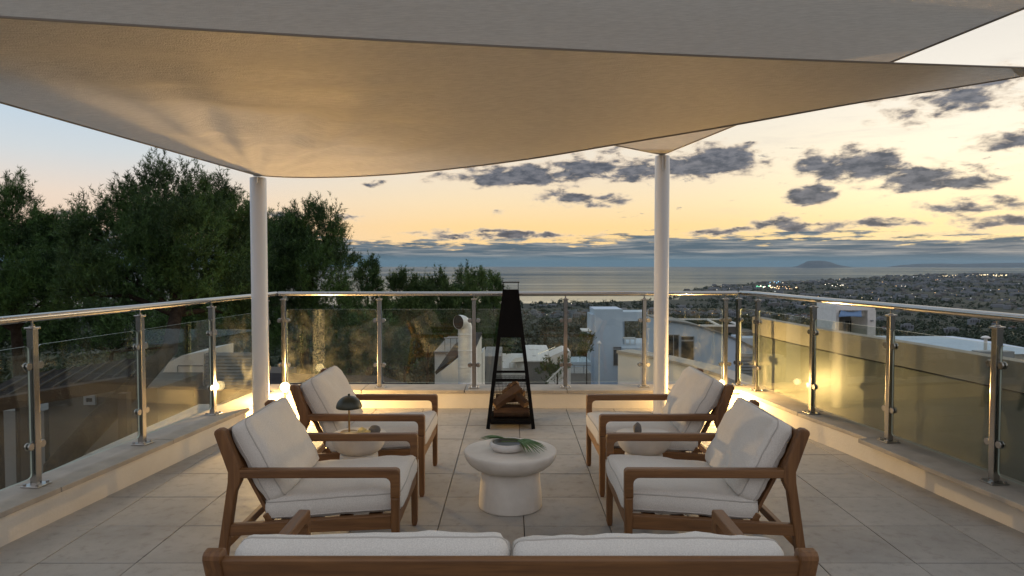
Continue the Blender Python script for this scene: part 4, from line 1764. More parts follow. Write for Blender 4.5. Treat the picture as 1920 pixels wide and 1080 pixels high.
def window(root, px0, py0, px1, py1, d, panes=1, frame=M_FRAME, name='window', hz=None):
    """Frame proud of the wall, dark pane set back inside it."""
    a, b = at(px0, py0, d), at(px1, py1, d)
    w = abs(b.x - a.x)
    t = max(.05, w * .05)
    fr = MB()
    y0, y1 = d - .06, d - .004
    fr.box((a.x, y0, b.z), (a.x + t, y1, a.z)).box((b.x - t, y0, b.z), (b.x, y1, a.z))
    fr.box((a.x + t, y0, a.z - t), (b.x - t, y1, a.z)).box((a.x + t, y0, b.z), (b.x - t, y1, b.z + t))
    if hz:
        zz = a.z + (b.z - a.z) * hz
        fr.box((a.x + t, y0, zz - t), (b.x - t, y1, zz + t))
    for k in range(1, panes):
        x = a.x + (b.x - a.x) * k / panes
        fr.box((x - t / 2, y0, b.z + t), (x + t / 2, y1, a.z - t))
    o = fr.build(name, frame, root)
    MB().box((a.x + t * .9, d - .03, b.z + t * .9), (b.x - t * .9, d - .006, a.z - t * .9)).build('pane', M_DARKGLASS, o)
    return o


def house(name, px, d, label, cat='house'):
    p = at(px, 700, d)
    return thing(name, (p.x, p.y, ground_z(p.x, p.y)), label, cat)


def zg(px, d):
    p = at(px, 700, d)
    return ground_z(p.x, p.y) - 1


# white tower house with the roof terrace
h = house('white_house', 1140, 55, 'blue white tower house with a roof terrace and open porch behind the right white post')
part(h, 'tower', M_BLUEW, lambda m: bx(m, 1115, 580, 1167, 720, 55, 3.6, zg(1140, 55)))
part(h, 'side_wing', M_BLUEW, lambda m: bx(m, 1108.5, 590, 1114.9, 720, 55.4, 3.0, zg(1140, 55)))
part(h, 'porch_beam', M_BLUEW, lambda m: bx(m, 1167.2, 585, 1214, 602, 55.2, 2.6))
for a, b, dd in ((1206, 1211.5, 55.3), (1218.5, 1222, 57.0), (1168, 1170.5, 57.4)):
    part(h, 'porch_post', M_BLUEW, lambda m: bx(m, a, 602.3, b, 652, dd, .22))
part(h, 'terrace_slab', M_BLUEW, lambda m: bx(m, 1167.2, 652.2, 1262, 720, 54.2, 7, zg(1140, 55)))
part(h, 'roof_parapet', M_FRAME, lambda m: bx(m, 1170, 648, 1256, 652, 60, .2))
window(h, 1149.5, 650, 1166, 686, 54.98, 1, hz=.12)
t = thing('terrace_table', at(1182, 652, 56.5)[:], 'small white table set on the roof terrace of the tower house', 'table')
part(t, 'tabletop', M_WHITE, lambda m: bx(m, 1170, 634, 1193, 636.5, 56.5, .8))
for a in (1171.5, 1180.5, 1190):
    part(t, 'leg', M_WHITE, lambda m: bx(m, a, 636.7, a + 1.6, 651, 56.6, .08))
h = house('lower_house', 1140, 50, 'pale rendered wall and landing below the blue white tower house', 'house')
part(h, 'wall', M_BLUEW, lambda m: bx(m, 1063, 679, 1107.5, 730, 52, 3.0, zg(1080, 50)))
part(h, 'landing', M_GREYW, lambda m: bx(m, 1052, 700, 1108, 740, 47, 3.0, zg(1080, 48)))
part(h, 'balcony_rail', M_FRAME, lambda m: (bx(m, 1060, 684, 1108, 685.6, 46.8, .08), bx(m, 1076, 685.8, 1077.5, 700, 46.8, .08), bx(m, 1094, 685.8, 1095.5, 700, 46.8, .08)))
for a in (1062, 1085):
    part(h, 'glass_pane', [M_GLASS], lambda m: bx(m, a, 653, a + 21, 678.6, 51.6, .02))
part(h, 'canopy', M_WHITE, lambda m: bx(m, 1092, 620, 1109, 622, 53, 2.0))
vp = thing('vent_pipe', at(1123, 700, 44)[:], 'thin white vent pipe with a pointed cap in front of the tower house', 'pipe')
p = at(1123.5, 645, 44)
MB().tube([(p.x, p.y, p.z - 4), (p.x, p.y, p.z)], .055, 10).build('tube', M_WHITE, vp)
MB().lathe([(.15, .02), (.15, .06), (.02, .22), (0, .22)], p[:], 14).build('cap', M_WHITE, vp)

# curved wing
h = house('curved_house', 1320, 45, 'pale blue house wing with a long downward curving roof behind the far corner')
pr_ = [(1240, 603), (1262, 603.5), (1290, 608), (1320, 615.5), (1350, 625), (1380, 637), (1410, 651), (1440, 668)]
poly = [(at(a, b, 45).x, at(a, b, 45).z) for a, b in pr_]
zb = zg(1320, 45)
part(h, 'wall', M_BLUEW, lambda m: m.prism(poly + [(poly[-1][0], zb), (poly[0][0], zb)], 45, 50, 'y'))
part(h, 'roof_edge', M_GREYW, lambda m: m.prism([(x, z + .10) for x, z in poly] + [(x, z + .004) for x, z in poly[::-1]], 44.85, 50.1, 'y'))
window(h, 1252, 627, 1273, 690, 45, 2)
window(h, 1276, 630, 1301, 690, 45, 1, name='door', hz=.14)
part(h, 'wall_lamp', M_WHITE, lambda m: bx(m, 1304, 652, 1307, 654, 44.8, .15))

# pergola frame
h = thing('pergola', at(1340, 660, 60)[:], 'white pergola frame standing on the roof behind the curved house', 'pergola')


def beam(root, name, p0, p1, w, m=M_WHITE):
    MB().bar(p0, p1, w, w, bev=0).build(name, m, root)


beam(h, 'beam', at(1228, 598.5, 66), at(1358, 598.5, 66), .14)
beam(h, 'beam', at(1300, 610.5, 58), at(1390, 610.5, 58), .16)
beam(h, 'cross_beam', at(1357, 599, 65.9), at(1389, 610, 58.1), .13)
beam(h, 'cross_beam', at(1326, 599, 65.9), at(1348, 610, 58.1), .13)
beam(h, 'cross_beam', at(1219, 596, 60), at(1235, 606, 57), .13)
part(h, 'fascia', M_TANW, lambda m: bx(m, 1306, 612.2, 1385, 624, 58.3, .2))
part(h, 'post', M_WHITE, lambda m: bx(m, 1384.5, 612.5, 1390, 700, 58.0, .28))
part(h, 'rear_wall', M_TANW, lambda m: bx(m, 1392, 622, 1420, 634, 62, 3, zg(1400, 62)))
part(h, 'front_wall', M_BLUEW, lambda m: bx(m, 1391, 634, 1440, 700, 60, 3, zg(1400, 62)))

# curved parapet of the next terrace
h = thing('neighbour_parapet', (2.3, 9.5, -3), 'white curved parapet with wide stone coping just outside the far corner', 'wall')
line = [(2.72, 7.75), (2.66, 8.6), (2.47, 9.5), (2.17, 10.3), (1.70, 11.05)]
fine = resample(line, .2)
mb = MB()
ribbon(mb, offset_line(fine, -.012), offset_line(fine, -.26), -4.0, .055)
mb.build('wall', M_WHITE, h)
cum = len(fine)
st = [0, cum // 3, 2 * cum // 3, cum - 1]
for a, b in zip(st, st[1:]):
    seg = [q.copy() for q in fine[a:b + 1]]
    seg[0] += (seg[1] - seg[0]).normalized() * .004
    mb = MB()
    ribbon(mb, offset_line(seg, .02), offset_line(seg, -.30), .057, .10)
    mb.build('coping_stone', M_COPE, h)
h = thing('louvre_screen', at(1398, 700, 12)[:], 'grey slatted screen low behind the far corner posts', 'screen')
for k in range(9):
    z = at(1400, 668 + k * 6, 12).z
    a, b = at(1382, 690, 12), at(1425, 690, 12)
    MB().box((a.x, 12.0, z - .02), (b.x, 12.03, z + .02)).build('slat', M_FRAME, h)
part(h, 'backing', M_GREYW, lambda m: bx(m, 1382, 664, 1425, 730, 12.06, .1))

# tower pavilion with the blue awning
h = house('pavilion', 1605, 70, 'white rooftop pavilion with a blue awning over its glass door')
part(h, 'roof', M_WHITE, lambda m: bx(m, 1568, 572, 1641, 582, 70, 4.5))
part(h, 'wall', M_WHITE, lambda m: (bx(m, 1627, 582.2, 1641, 660, 70, 4.4, zg(1600, 70)), bx(m, 1568, 582.2, 1572, 660, 70, 4.4, zg(1600, 70)), bx(m, 1572.2, 582.2, 1626.8, 593, 70.6, 3.0)))
part(h, 'rear_wall', M_GREYW, lambda m: bx(m, 1572.2, 593.2, 1626.8, 660, 73.5, .5, zg(1600, 70)))
window(h, 1582, 600, 1603, 640, 73.4, 2)
window(h, 1607, 598, 1624, 640, 73.4, 1)
part(h, 'glass_pane', [M_GLASS], lambda m: bx(m, 1573, 616, 1626, 632, 70.2, .03))


def awning(m):
    n = 8
    vs = []
    for k in range(n + 1):
        f = k / n
        sagz = 3.0 * math.sin(math.pi * f)
        vs.append(at(1577 + 38 * f, 581.5 + sagz, 69.95))
        vs.append(at(1572 + 44 * f, 594 - 1.2 * math.sin(math.pi * f), 68.6))
    fs = [(2 * k, 2 * k + 1, 2 * k + 3, 2 * k + 2) for k in range(n)]
    m.add(vs, fs, 0, True)


o = part(h, 'awning', M_SHADE, awning)
so = o.modifiers.new('thickness', 'SOLIDIFY')
so.thickness = .03
part(h, 'wall_lamp', M_FRAME, lambda m: bx(m, 1634, 600, 1638, 602.5, 69.8, .18))

# hipped white roof
h = house('white_roofed_house', 1810, 40, 'house under a pale hipped roof low behind the partition wall')
ze = at(1810, 664, 40).z
xa, xb = at(1742, 664, 40).x, at(1990, 664, 40).x
apx, ridge = at(1806, 637, 44), at(1840, 640, 44)
part(h, 'roof', M_BLUEW, lambda m: m.add([(xa, 40, ze), (xb, 40, ze), (xb, 50, ze), (xa, 50, ze), apx[:], (ridge.x, ridge.y, apx.z)],
                                        [(0, 1, 5, 4), (1, 2, 5), (2, 3, 4, 5), (3, 0, 4), (3, 2, 1, 0)]))
part(h, 'wall', M_WHITE, lambda m: m.box((xa + .4, 40.5, zg(1810, 42)), (xb - .4, 49.5, ze - .01)))
part(h, 'gutter_box', M_FRAME, lambda m: bx(m, 1836, 659, 1902, 674, 36, .6))
c = at(1848, 634, 38)
vp = thing('roof_vent', (c.x, c.y, c.z - 2.2), 'white roof vent with a mushroom cap beside the hipped roof', 'vent')
MB().tube([(c.x, c.y, c.z - 2.2), (c.x, c.y, c.z)], .085, 12).build('tube', M_WHITE, vp)
MB().lathe([(.20, -.02), (.24, .02), (.16, .10), (.0, .14)], c[:], 16).build('cap', M_WHITE, vp)
h = thing('roof_railing', at(1700, 660, 50)[:], 'thin white pipe railing on a roof between the pavilion and the hipped roof', 'railing')


def pipe(p0, p1, r=.045):
    MB().tube([p0, p1], r, 8).build('rail', M_WHITE, h)


pipe(at(1668, 634, 50), at(1722, 634, 50))
pipe(at(1700, 634, 50), at(1716, 643, 48))
pipe(at(1722, 634, 50), at(1748, 651, 46))
for a in (1670, 1703, 1722):
    pipe(at(a, 634, 50), at(a, 662, 50), .05)
part(h, 'pier', M_WHITE, lambda m: bx(m, 1719, 632, 1726, 665, 49.6, .3))
h = house('low_house', 1690, 55, 'low tan house under the thin white roof railing')
part(h, 'wall', M_TANW, lambda m: bx(m, 1640, 648, 1760, 700, 52, 6, zg(1690, 55)))
part(h, 'roof_edge', M_WHITE, lambda m: bx(m, 1638, 645.5, 1762, 647.8, 51.9, 6.2))

# houses around the duct and behind the fire pit
h = thing('exhaust_duct', (-.80, 11.36, -1.0), 'galvanised exhaust duct with a dark hooded mouth standing on the roof below', 'duct')
dc_ = at(872, 640, 11.36)
x, y = dc_.x, 11.36
zt = at(872, 616, 11.36).z
MB().tube([(x, y, -1.0), (x, y, zt)], .116, 32).build('pipe', M_GALV, h)
for k in range(5):
    z = -.75 + k * .27
    MB().lathe([(.1165, z - .012), (.122, z - .006), (.122, z + .006), (.1165, z + .012)], (x, y, 0), 32).build('seam', M_GALV, h)
dv = Vector((-.62, -.78, 0))
el_ = []
for k in range(9):
    a = R(90 * k / 8)
    el_.append(Vector((x, y, zt + .001)) + dv * (.115 * (1 - math.cos(a))) + Vector((0, 0, .115 * math.sin(a))))
el_.append(el_[-1] + dv * .05)
MB().tube(el_, .1165, 28, caps=False).build('elbow', M_GALV, h)
M_MOUTH = mat('duct_inside', (.035, .028, .025), .8)
MB().tube([el_[-1] - dv * .012, el_[-1] - dv * .010], .115, 28).build('mouth', M_MOUTH, h)  # flat dark disc closes the mouth in place of the dark hollow

h = house('gabled_annex', 845, 12, 'white annex with a sloping dark roof beside the exhaust duct')
poly = [(at(a, b, 12).x, at(a, b, 12).z) for a, b in ((827, 697), (857, 673))]
x2 = at(884, 673, 12).x
part(h, 'wall', M_WHITE, lambda m: m.prism([(poly[0][0], -4), poly[0], poly[1], (x2, poly[1][1]), (x2, -4)], 12, 16, 'y'))
part(h, 'roof', M_ROOF, lambda m: m.prism([(poly[0][0] - .12, poly[0][1] - .02), (poly[1][0], poly[1][1] + .05), (x2, poly[1][1] + .05), (x2, poly[1][1] + .006), (poly[1][0], poly[1][1] + .006), (poly[0][0] - .1, poly[0][1] - .07)], 12.1, 16.2, 'y'))
part(h, 'downpipe', M_WHITE, lambda m: m.tube([at(860, 674, 11.9), at(860, 740, 11.9)], .018, 8))
h = house('stair_house', 898, 16, 'white stair wall with a slanted steel balustrade right of the exhaust duct')
x0, x1 = at(888, 672, 16), at(906, 660, 16)
part(h, 'wall', M_WHITE, lambda m: m.prism([(x0.x, -5), (x0.x, x0.z), (x1.x, x1.z), (x1.x, -5)], 16, 17, 'y'))
part(h, 'rear_wall', M_GREYW, lambda m: bx(m, 906.3, 668, 940, 740, 17.2, 2, -5))
window(h, 907.5, 696, 911, 707, 17.2)
o = part(h, 'balustrade', M_STEEL, lambda m: m.tube([at(886, 648, 16.4), at(903, 636, 16.4)], .018, 8))
for k in range(6):
    f = k / 5
    p = at(886 + 17 * f, 648 - 12 * f, 16.4)
    MB().tube([p, (p.x, p.y, at(0, 671 - 12 * f, 16.4).z)], .008, 6).build('baluster', M_STEEL, o)
h = house('terrace_house', 845, 24, 'white flat house with a railed roof terrace seen left of the exhaust duct')
part(h, 'wall', M_WHITE, lambda m: bx(m, 815, 662, 890, 740, 24, 5, zg(850, 24)))
part(h, 'roof_edge', M_GREYW, lambda m: bx(m, 814, 659.5, 891, 661.8, 23.9, 5.2))
o = part(h, 'balustrade', M_STEEL, lambda m: m.tube([at(832, 634, 24.2), at(905, 634, 24.2)], .022, 8))
for k in range(7):
    p = at(834 + k * 11, 634, 24.2)
    MB().tube([p, (p.x, p.y, at(0, 659, 24.2).z)], .012, 6).build('baluster', M_STEEL, o)
for k, (a, b) in enumerate(((837, 6), (842, 8), (847, 9), (851, 7))):
    v = thing('roof_pipe', at(a, 672, 20)[:], 'short dark vent stub on the annex roof', 'vent', 'vent stubs on the annex roof')
    MB().tube([at(a, 680, 20), at(a, 672 - b, 20)], .014, 8).build('tube', M_FRAME, v)
    MB().tube([at(a, 671.9 - b, 20), at(a, 669 - b, 20)], .03, 8).build('cap', M_FRAME, v)

h = house('flat_house', 1010, 32, 'grey fronted flat house with furniture on its roof, behind the fire pit')
part(h, 'wall', M_GREYW, lambda m: bx(m, 985, 679, 1036, 740, 32, 6, zg(1010, 32)))
part(h, 'roof_edge', M_WHITE, lambda m: bx(m, 984, 676.5, 1037, 678.8, 31.9, 6.2))
part(h, 'stair_block', M_WHITE, lambda m: bx(m, 992, 655, 1010, 676.3, 36, 2))
poly = [(at(a, b, 30).x, at(a, b, 30).z) for a, b in ((1031, 669), (1058, 657), (1070, 660), (1070, 740), (1031, 740))]
part(h, 'gable', M_WHITE, lambda m: m.prism(poly, 30, 31.8, 'y'))
part(h, 'side_wall', M_WHITE, lambda m: bx(m, 920, 690, 984.8, 740, 30.5, 5, zg(950, 30)))
for a in (955, 967):
    part(h, 'pillar', M_WHITE, lambda m: bx(m, a, 680, a + 2.2, 689.8, 30.2, .2))
aw = thing('awning', at(965, 680, 30)[:], 'cream shade awning over the terrace behind the fire pit frame', 'awning')
part(aw, 'cloth', M_CREAMCL, lambda m: m.add([at(958, 679, 30), at(985, 677, 30), at(986, 669, 33), at(966, 671, 33), at(958, 680, 30), at(985, 678, 30), at(986, 670, 33), at(966, 672, 33)],
                                           [(0, 1, 2, 3), (7, 6, 5, 4), (0, 4, 5, 1), (1, 5, 6, 2), (2, 6, 7, 3), (3, 7, 4, 0)]))
sl = thing('string_lights', at(1025, 655, 33)[:], 'string of small festoon bulbs over the grey flat house', 'lights')
MB().tube([at(1010 + 3 * k, 662 - 1.2 * k - .25 * (k - 5) ** 2 * -.15, 33) for k in range(11)], .012, 5).build('cable', M_FRAME, sl)
M_FEST = mat('festoon_bulb', (.8, .75, .6), .4, emit=(1.0, .85, .6), estr=.7)
for k in range(11):
    p = at(1010 + 3 * k, 663 - 1.2 * k, 33)
    MB().lathe([(0, -.03), (.022, -.01), (.022, .01), (0, .03)], p[:], 8).build('bulb', M_FEST, sl)
for k, (a, b, w_) in enumerate(((998, 671, 7), (1012, 672, 6), (1021, 670, 8))):
    f = thing('roof_chair', at(a, 676, 33)[:], ['grey chair on the roof nearest the stair block', 'middle grey chair on the roof of the flat house', 'grey chair on the roof nearest the white gable'][k], 'chair', 'chairs on the flat roof')
    part(f, 'seat', M_FRAME, lambda m: bx(m, a, b + 1, a + w_, b + 2.5, 33, .5))
    part(f, 'backrest', M_FRAME, lambda m: bx(m, a, b - 4, a + w_, b + .8, 33.5, .06))
    for q in (a, a + w_ - 1):
        part(f, 'leg', M_FRAME, lambda m: bx(m, q, b + 2.7, q + 1, b + 6, 33, .06))
sr = thing('stair_handrail', at(1042, 700, 28)[:], 'white sloping handrail of an outside stair in front of the landing', 'handrail')
MB().tube([at(1026, 716, 28), at(1056, 686, 28)], .035, 8).build('rail', M_WHITE, sr)
for k in range(5):
    p = at(1030 + 6 * k, 712 - 6 * k, 28)
    MB().tube([p, (p.x, p.y, p.z - .8)], .018, 6).build('baluster', M_WHITE, sr)
# bushes between them
for lab, lb, d in (('round bush beside the white stair handrail', [(1045, 695, 20, 16), (1030, 708, 22, 14)], 29),
                   ('climbing plant hanging beside the tower house balcony', [(1100, 650, 9, 24), (1096, 668, 11, 14)], 46),
                   ('leafy tree in front of the fire pit house', [(925, 660, 24, 28), (940, 640, 22, 22), (915, 690, 20, 20)], 26)):
    lobes = [px_lobe(a, b, c, e, d, .9) for a, b, c, e in lb]
    pine('shrub', lab, 'shrub', lobes, [gpt(lb[0][0], 730, d), at(lb[0][0], 725, d), at(lb[0][0], lb[0][1], d)], .06, 40, .3, 12, .13, .045, 61, M_PINE2)

# dark flat roof right below the parapet
h = thing('flat_roof', (-2.0, 9.4, -.5), 'dark felt flat roof directly below the straight railing', 'roof')
part(h, 'deck', M_ROOF, lambda m: m.prism([(-3.6, 8.2), (-.95, 8.2), (-1.0, 9.2), (-2.0, 10.6), (-3.9, 10.9)], -.42, -.24, 'z'))
part(h, 'edge_trim', M_FRAME, lambda m: m.tube([(-3.6, 8.19, -.23), (-2.4, 9.1, -.225), (-1.0, 9.0, -.23)], .008, 6))

# ------------------------------------------------------------------ neighbour's house seen through the pine side glass
M_RAFT = mat('weathered_rafter', (.055, .055, .055), .8)
h = thing('pergola', (-6.3, 9.3, -4), 'dark roofed pergola with a brown beam below the railing on the pine side', 'pergola')
beam(h, 'front_beam', at(-90, 772, 8.6), at(238, 716, 10.2), .17, M_BROWN)
for k in range(8):
    f0, f1 = k / 8, (k + 1) / 8
    a = at(-90, 762, 8.6).lerp(at(238, 707, 10.2), f0) + Vector((0, .12, .0))
    b = at(-90, 762, 8.6).lerp(at(238, 707, 10.2), f1) + Vector((-.03, .12, .0))
    up_ = Vector((-.35, 1.5, .12))
    m = MB()
    vs = [a, b, b + up_, a + up_]
    m.add([v for v in vs] + [v - Vector((0, 0, .03)) for v in vs], [(0, 1, 2, 3), (7, 6, 5, 4), (0, 4, 5, 1), (1, 5, 6, 2), (2, 6, 7, 3), (3, 7, 4, 0)])
    m.build('roof_panel', M_ROOF, h)
    MB().bar(b + Vector((.015, 0, .01)), b + up_ + Vector((.015, 0, .01)), .022, .03, bev=0).build('rafter', M_RAFT, h)
for px in (-20, 40, 225):
    q = at(px, 760, 9.2)
    MB().box((q.x - .06, 9.25, -4.5), (q.x + .06, 9.37, q.z + .15)).build('post', M_BROWN, h)
h = house('neighbour_house', 200, 13, 'beige neighbour house with a dark doorway below the pergola on the pine side')
part(h, 'wall', M_TANW, lambda m: bx(m, 90, 728, 300, 1000, 12.2, 4, -5))
part(h, 'side_wall', M_GREYW, lambda m: bx(m, -160, 770, 88, 1000, 12.6, 4, -5))
window(h, 160, 740, 182, 758, 12.2)
window(h, 306, 762, 372, 860, 13.6, 2)
part(h, 'upper_floor', M_TANW, lambda m: bx(m, 300.5, 730, 470, 960, 13.6, 3, -5))
pw = [(302, 731), (304, 700), (316, 680), (340, 667), (382, 659), (382, 731)]
poly = [(at(a, b, 14).x, at(a, b, 14).z) for a, b in pw]
part(h, 'gable', M_WHITE, lambda m: m.prism(poly, 14, 15.5, 'y'))
part(h, 'meter_door', M_GREYW, lambda m: (bx(m, 333, 685, 379, 687, 13.96, .03), bx(m, 331.8, 687, 333.2, 722, 13.96, .03)))
h2 = thing('louvre_wall', at(425, 730, 14)[:], 'dark grey louvred screen left of the white post', 'screen')
part(h2, 'backing', M_GREYW, lambda m: bx(m, 383, 662, 480, 729, 14.1, .1))
for k in range(11):
    a, b = at(383, 664 + 6 * k, 14), at(480, 669 + 6 * k, 14)
    MB().box((a.x, 14.0, b.z + .012), (b.x, 14.06, a.z)).build('slat', M_FRAME, h2)

# ------------------------------------------------------------------ scrub and trees on the far slopes
def clump_cloud(cent, rad, ntri, seed, size=.55):
    g = np.random.RandomState(seed)
    n = len(cent)
    d = g.normal(size=(n, ntri, 3))
    d /= np.linalg.norm(d, axis=2, keepdims=True)
    r = g.uniform(.3, 1, (n, ntri, 1)) ** .5
    c = cent[:, None, :] + d * r * rad[:, None, None] * np.array([1, 1, .8])
    tri = g.normal(size=(n, ntri, 3, 3)) * (rad[:, None, None, None] * size * .6)
    V = (c[:, :, None, :] + tri).reshape(-1, 3)
    return V, np.arange(len(V)).reshape(-1, 3)


def slope_trees():
    g = np.random.RandomState(17)
    # four kinds of tree, shared by many single trees
    kinds = []
    for k in range(4):
        r = thing('hillside_tree', (0, 0, 0), 'dark round tree on the wooded slope below', 'tree', 'trees on the wooded slope')
        nl = 5
        cc = np.array([[g.uniform(-.45, .45), g.uniform(-.45, .45), g.uniform(.5, 1.25)] for _ in range(nl)])
        V, F = clump_cloud(cc, g.uniform(.35, .6, nl), 90, 40 + k, .32)
        np_mesh('crown', V, F, M_SCRUB, r)
        MB().tube([(0, 0, -.3), (.02, 0, .3), (0, .03, .8)], [.06, .05, .03], 6).build('trunk', M_TRUNK, r)
        kinds.append(r)
    placed = 0
    spots = []
    while len(spots) < 260:
        d = 10 ** g.uniform(math.log10(150), math.log10(700))
        ta = g.uniform(-.35, 1.0)
        spots.append((ta * d, d))
    spots.sort(key=lambda s: s[1])
    for i, (x, y) in enumerate(spots):
        k = kinds[i % 4]
        o = k if i < 4 else copy_tree(k)
        s = g.uniform(3.0, 6.5)
        o.location = (x, y, ground_z(x, y) - .3)
        o.scale = (s, s, s * g.uniform(.8, 1.3))
        o.rotation_euler = (0, 0, g.uniform(0, 6.28))
    # the rest of the wood reads as one mass
    n = 46000
    d = 10 ** g.uniform(math.log10(260), math.log10(9500), n)
    ta = g.uniform(-.75, 1.3, n)
    pts, rad = [], []
    for dd, t in zip(d, ta):
        if dd > coast(t) - 60:
            continue
        x, y = t * dd, dd
        m_ = mnoise.noise(Vector((x * .004, y * .004, 4.0))) + .35 * mnoise.noise(Vector((x * .015, y * .015, 1.0)))
        m_ += .8 * mnoise.noise(Vector((x * .0011, y * .0011, 3.0)))
        line = t < .27 and dd > coast(t) - 330
        if m_ < (-.9 if (dd < 1600 or line) else -.12):
            continue
        r = rng.uniform(2.5, 5.0) * (1 + dd / 4500)
        pts.append((x, y, ground_z(x, y) + r * .5))
        rad.append(r)
    V, F = clump_cloud(np.array(pts), np.array(rad), 16, 5, .66)
    o = np_mesh('wooded_slopes', V, F, M_SCRUB)
    tag(o, 'dark scrub and tree cover spreading down to the coast', 'wood', kind='stuff')


slope_trees()


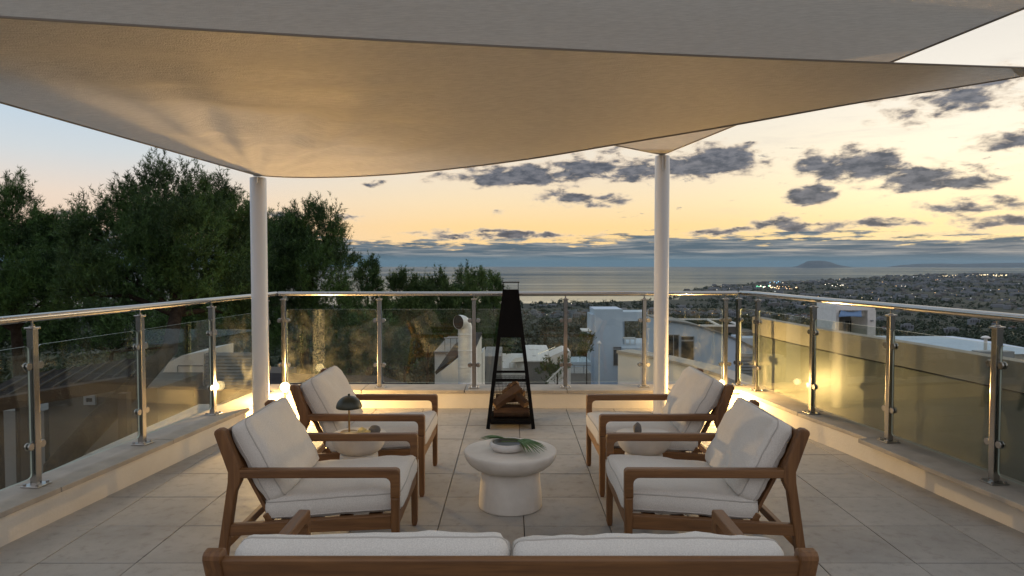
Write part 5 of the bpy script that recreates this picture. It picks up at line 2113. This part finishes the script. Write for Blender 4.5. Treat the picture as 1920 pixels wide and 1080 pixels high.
# ------------------------------------------------------------------ the town on the coastal plain
def town():
    g = np.random.RandomState(29)
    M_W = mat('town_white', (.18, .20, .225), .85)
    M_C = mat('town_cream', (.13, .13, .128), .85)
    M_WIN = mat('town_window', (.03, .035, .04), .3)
    protos = []
    for k in range(4):
        m = MB()
        w, dp, h = [(1, .8, .55), (1.3, .7, .7), (.9, .9, .45), (1.8, .6, 1.0)][k]
        m.box((-w, -dp, -1), (w, dp, h), 0)
        m.box((-w * .5, -dp * .6, h + .01), (w * .6, dp * .7, h + .45), 0 if k % 2 else 1)
        rows = 2 if k < 3 else 4
        for r_ in range(rows):
            for c_ in range(4):
                x = -w * .8 + c_ * w * .45
                z = -.0 + (h - .1) * r_ / rows
                m.box((x, -dp - .03, z), (x + w * .25, -dp - .002, z + .18), 2)
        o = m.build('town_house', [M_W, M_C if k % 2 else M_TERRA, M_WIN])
        tag(o, 'small white house in the town on the plain below', 'house', 'houses of the town on the plain')
        protos.append(o)
    zones = [  # tan azimuth range, depth range, how many
        (.0, .36, 1700, 2250, 230), (.30, .75, 1500, 3200, 210), (.36, .80, 3200, 6200, 480), (.52, 1.0, 5200, 9800, 620),
        (.24, .36, 3300, 4500, 60), (.42, 1.0, 600, 1500, 26)]
    spots = []
    for a0, a1, d0, d1, n in zones:
        k = 0
        while k < n:
            t, d = g.uniform(a0, a1), g.uniform(d0, d1)
            x, y = t * d, d
            c_ = mnoise.noise(Vector((x * .0026, y * .0026, 9.0))) - .35 * mnoise.noise(Vector((x * .0011, y * .0011, 3.0)))
            if d > coast(t) - 90 or c_ < .06 + .1 * g.uniform(-1, 1):
                if g.uniform() > .02:
                    continue
            if d > coast(t) - 90:
                continue
            spots.append((x, y))
            k += 1
    spots.sort(key=lambda s: s[1])
    for i, (x, y) in enumerate(spots[:290]):
        if i < 4:
            o = protos[i]
        else:
            o = protos[i % 4].copy()
            COL.objects.link(o)
        s = g.uniform(3.2, 5.5) * (1 + y / 7000)
        o.location = (x, y, ground_z(x, y) + s * .7)
        o.scale = (s, s, s)
        o.rotation_euler = (0, 0, g.uniform(-.7, .7))
    mb = MB()
    for i, (x, y) in enumerate(spots[290:]):
        s = g.uniform(4, 6.5) * (1 + y / 6500)
        w, dp, h = g.uniform(.8, 2.2), .8, g.uniform(.8, 1.6)
        z = ground_z(x, y)
        a = g.uniform(-.7, .7)
        M = Matrix.Translation((x, y, z)) @ Matrix.Rotation(a, 4, 'Z')
        vs = [M @ Vector((sx * w * s, sy * dp * s, zz)) for zz in (-3, h * s) for sx, sy in ((-1, -1), (1, -1), (1, 1), (-1, 1))]
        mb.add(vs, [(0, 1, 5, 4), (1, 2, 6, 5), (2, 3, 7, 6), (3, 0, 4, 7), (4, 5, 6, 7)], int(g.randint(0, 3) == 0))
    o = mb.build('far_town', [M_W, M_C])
    tag(o, 'pale buildings of the far town crowding the coastal plain', 'town', kind='stuff')
    # street and window lights
    cols = [(1, .78, .45), (1, .9, .7), (1, .6, .28), (.9, .95, 1), (.25, 1, .55), (.3, .7, 1)]
    lm = [mat('town_light_%s' % nm, c, .5, emit=c, estr=e) for nm, c, e in zip(('amber', 'cream', 'orange', 'white', 'green', 'blue'), cols, (3.0, 3.0, 4.0, 2.5, 1.2, .9))]
    mb = MB()

    def dot(x, y, r, mi, up=0):
        z = ground_z(x, y) + 7 + up
        vs = [(x + r, y, z), (x - r, y, z), (x, y + r, z), (x, y - r, z), (x, y, z + r), (x, y, z - r)]
        mb.add(vs, [(0, 2, 4), (2, 1, 4), (1, 3, 4), (3, 0, 4), (2, 0, 5), (1, 2, 5), (3, 1, 5), (0, 3, 5)], mi)
    for i in range(520):
        x, y = spots[g.randint(0, len(spots))]
        x += g.uniform(-25, 25)
        y += g.uniform(-25, 25)
        if y > coast(x / y) - 40:
            continue
        dot(x, y, .00033 * y * g.uniform(.5, 1.25), int(g.choice([0, 0, 1, 1, 1, 3, 2])))

    def cluster(px, d, n, wx, wy, mi, k=.0006):
        p = at(px, 520, d)
        for _ in range(n):
            x, y = p.x + g.normal() * wx, d + g.normal() * wy
            dot(x, y, k * d * g.uniform(.5, 1.2), mi, g.uniform(0, 14))
    cluster(1463, 3900, 16, 35, 60, 2)
    cluster(1462, 3850, 10, 40, 60, 0)
    cluster(1441, 4000, 7, 18, 40, 1, .0009)
    cluster(1426, 4050, 5, 12, 30, 4, .0010)
    cluster(1460, 4900, 6, 26, 20, 5, .0008)
    cluster(1784, 7400, 12, 60, 120, 0)
    cluster(1850, 7800, 24, 110, 150, 0, .0007)
    cluster(1568, 4300, 8, 40, 40, 1)
    o = mb.build('town_lights', lm)
    tag(o, 'tiny street and window lights of the town at dusk', 'lights', kind='stuff')


town()

# ------------------------------------------------------------------ the air between
USE_HAZE = True
if USE_HAZE:
    m = bpy.data.materials.new('haze_air')
    m.use_nodes = True
    g = NT(m.node_tree)
    g.n.remove(g.n['Principled BSDF'])
    out = [n for n in g.n if n.type == 'OUTPUT_MATERIAL'][0]
    pv = g.n.new('ShaderNodeVolumePrincipled')
    pv.inputs['Color'].default_value = (.55, .76, 1.0, 1)
    pv.inputs['Density'].default_value = 1.0e-5
    pv.inputs['Anisotropy'].default_value = .0
    g.l.new(pv.outputs[0], out.inputs['Volume'])
    hz = MB().box((-36000, -36000, SEA_Z - 24), (36000, 36000, 135)).build('haze', m)
    tag(hz, kind='stuff')
    hz['label'] = 'thin bluish evening haze over the sea and the plain'
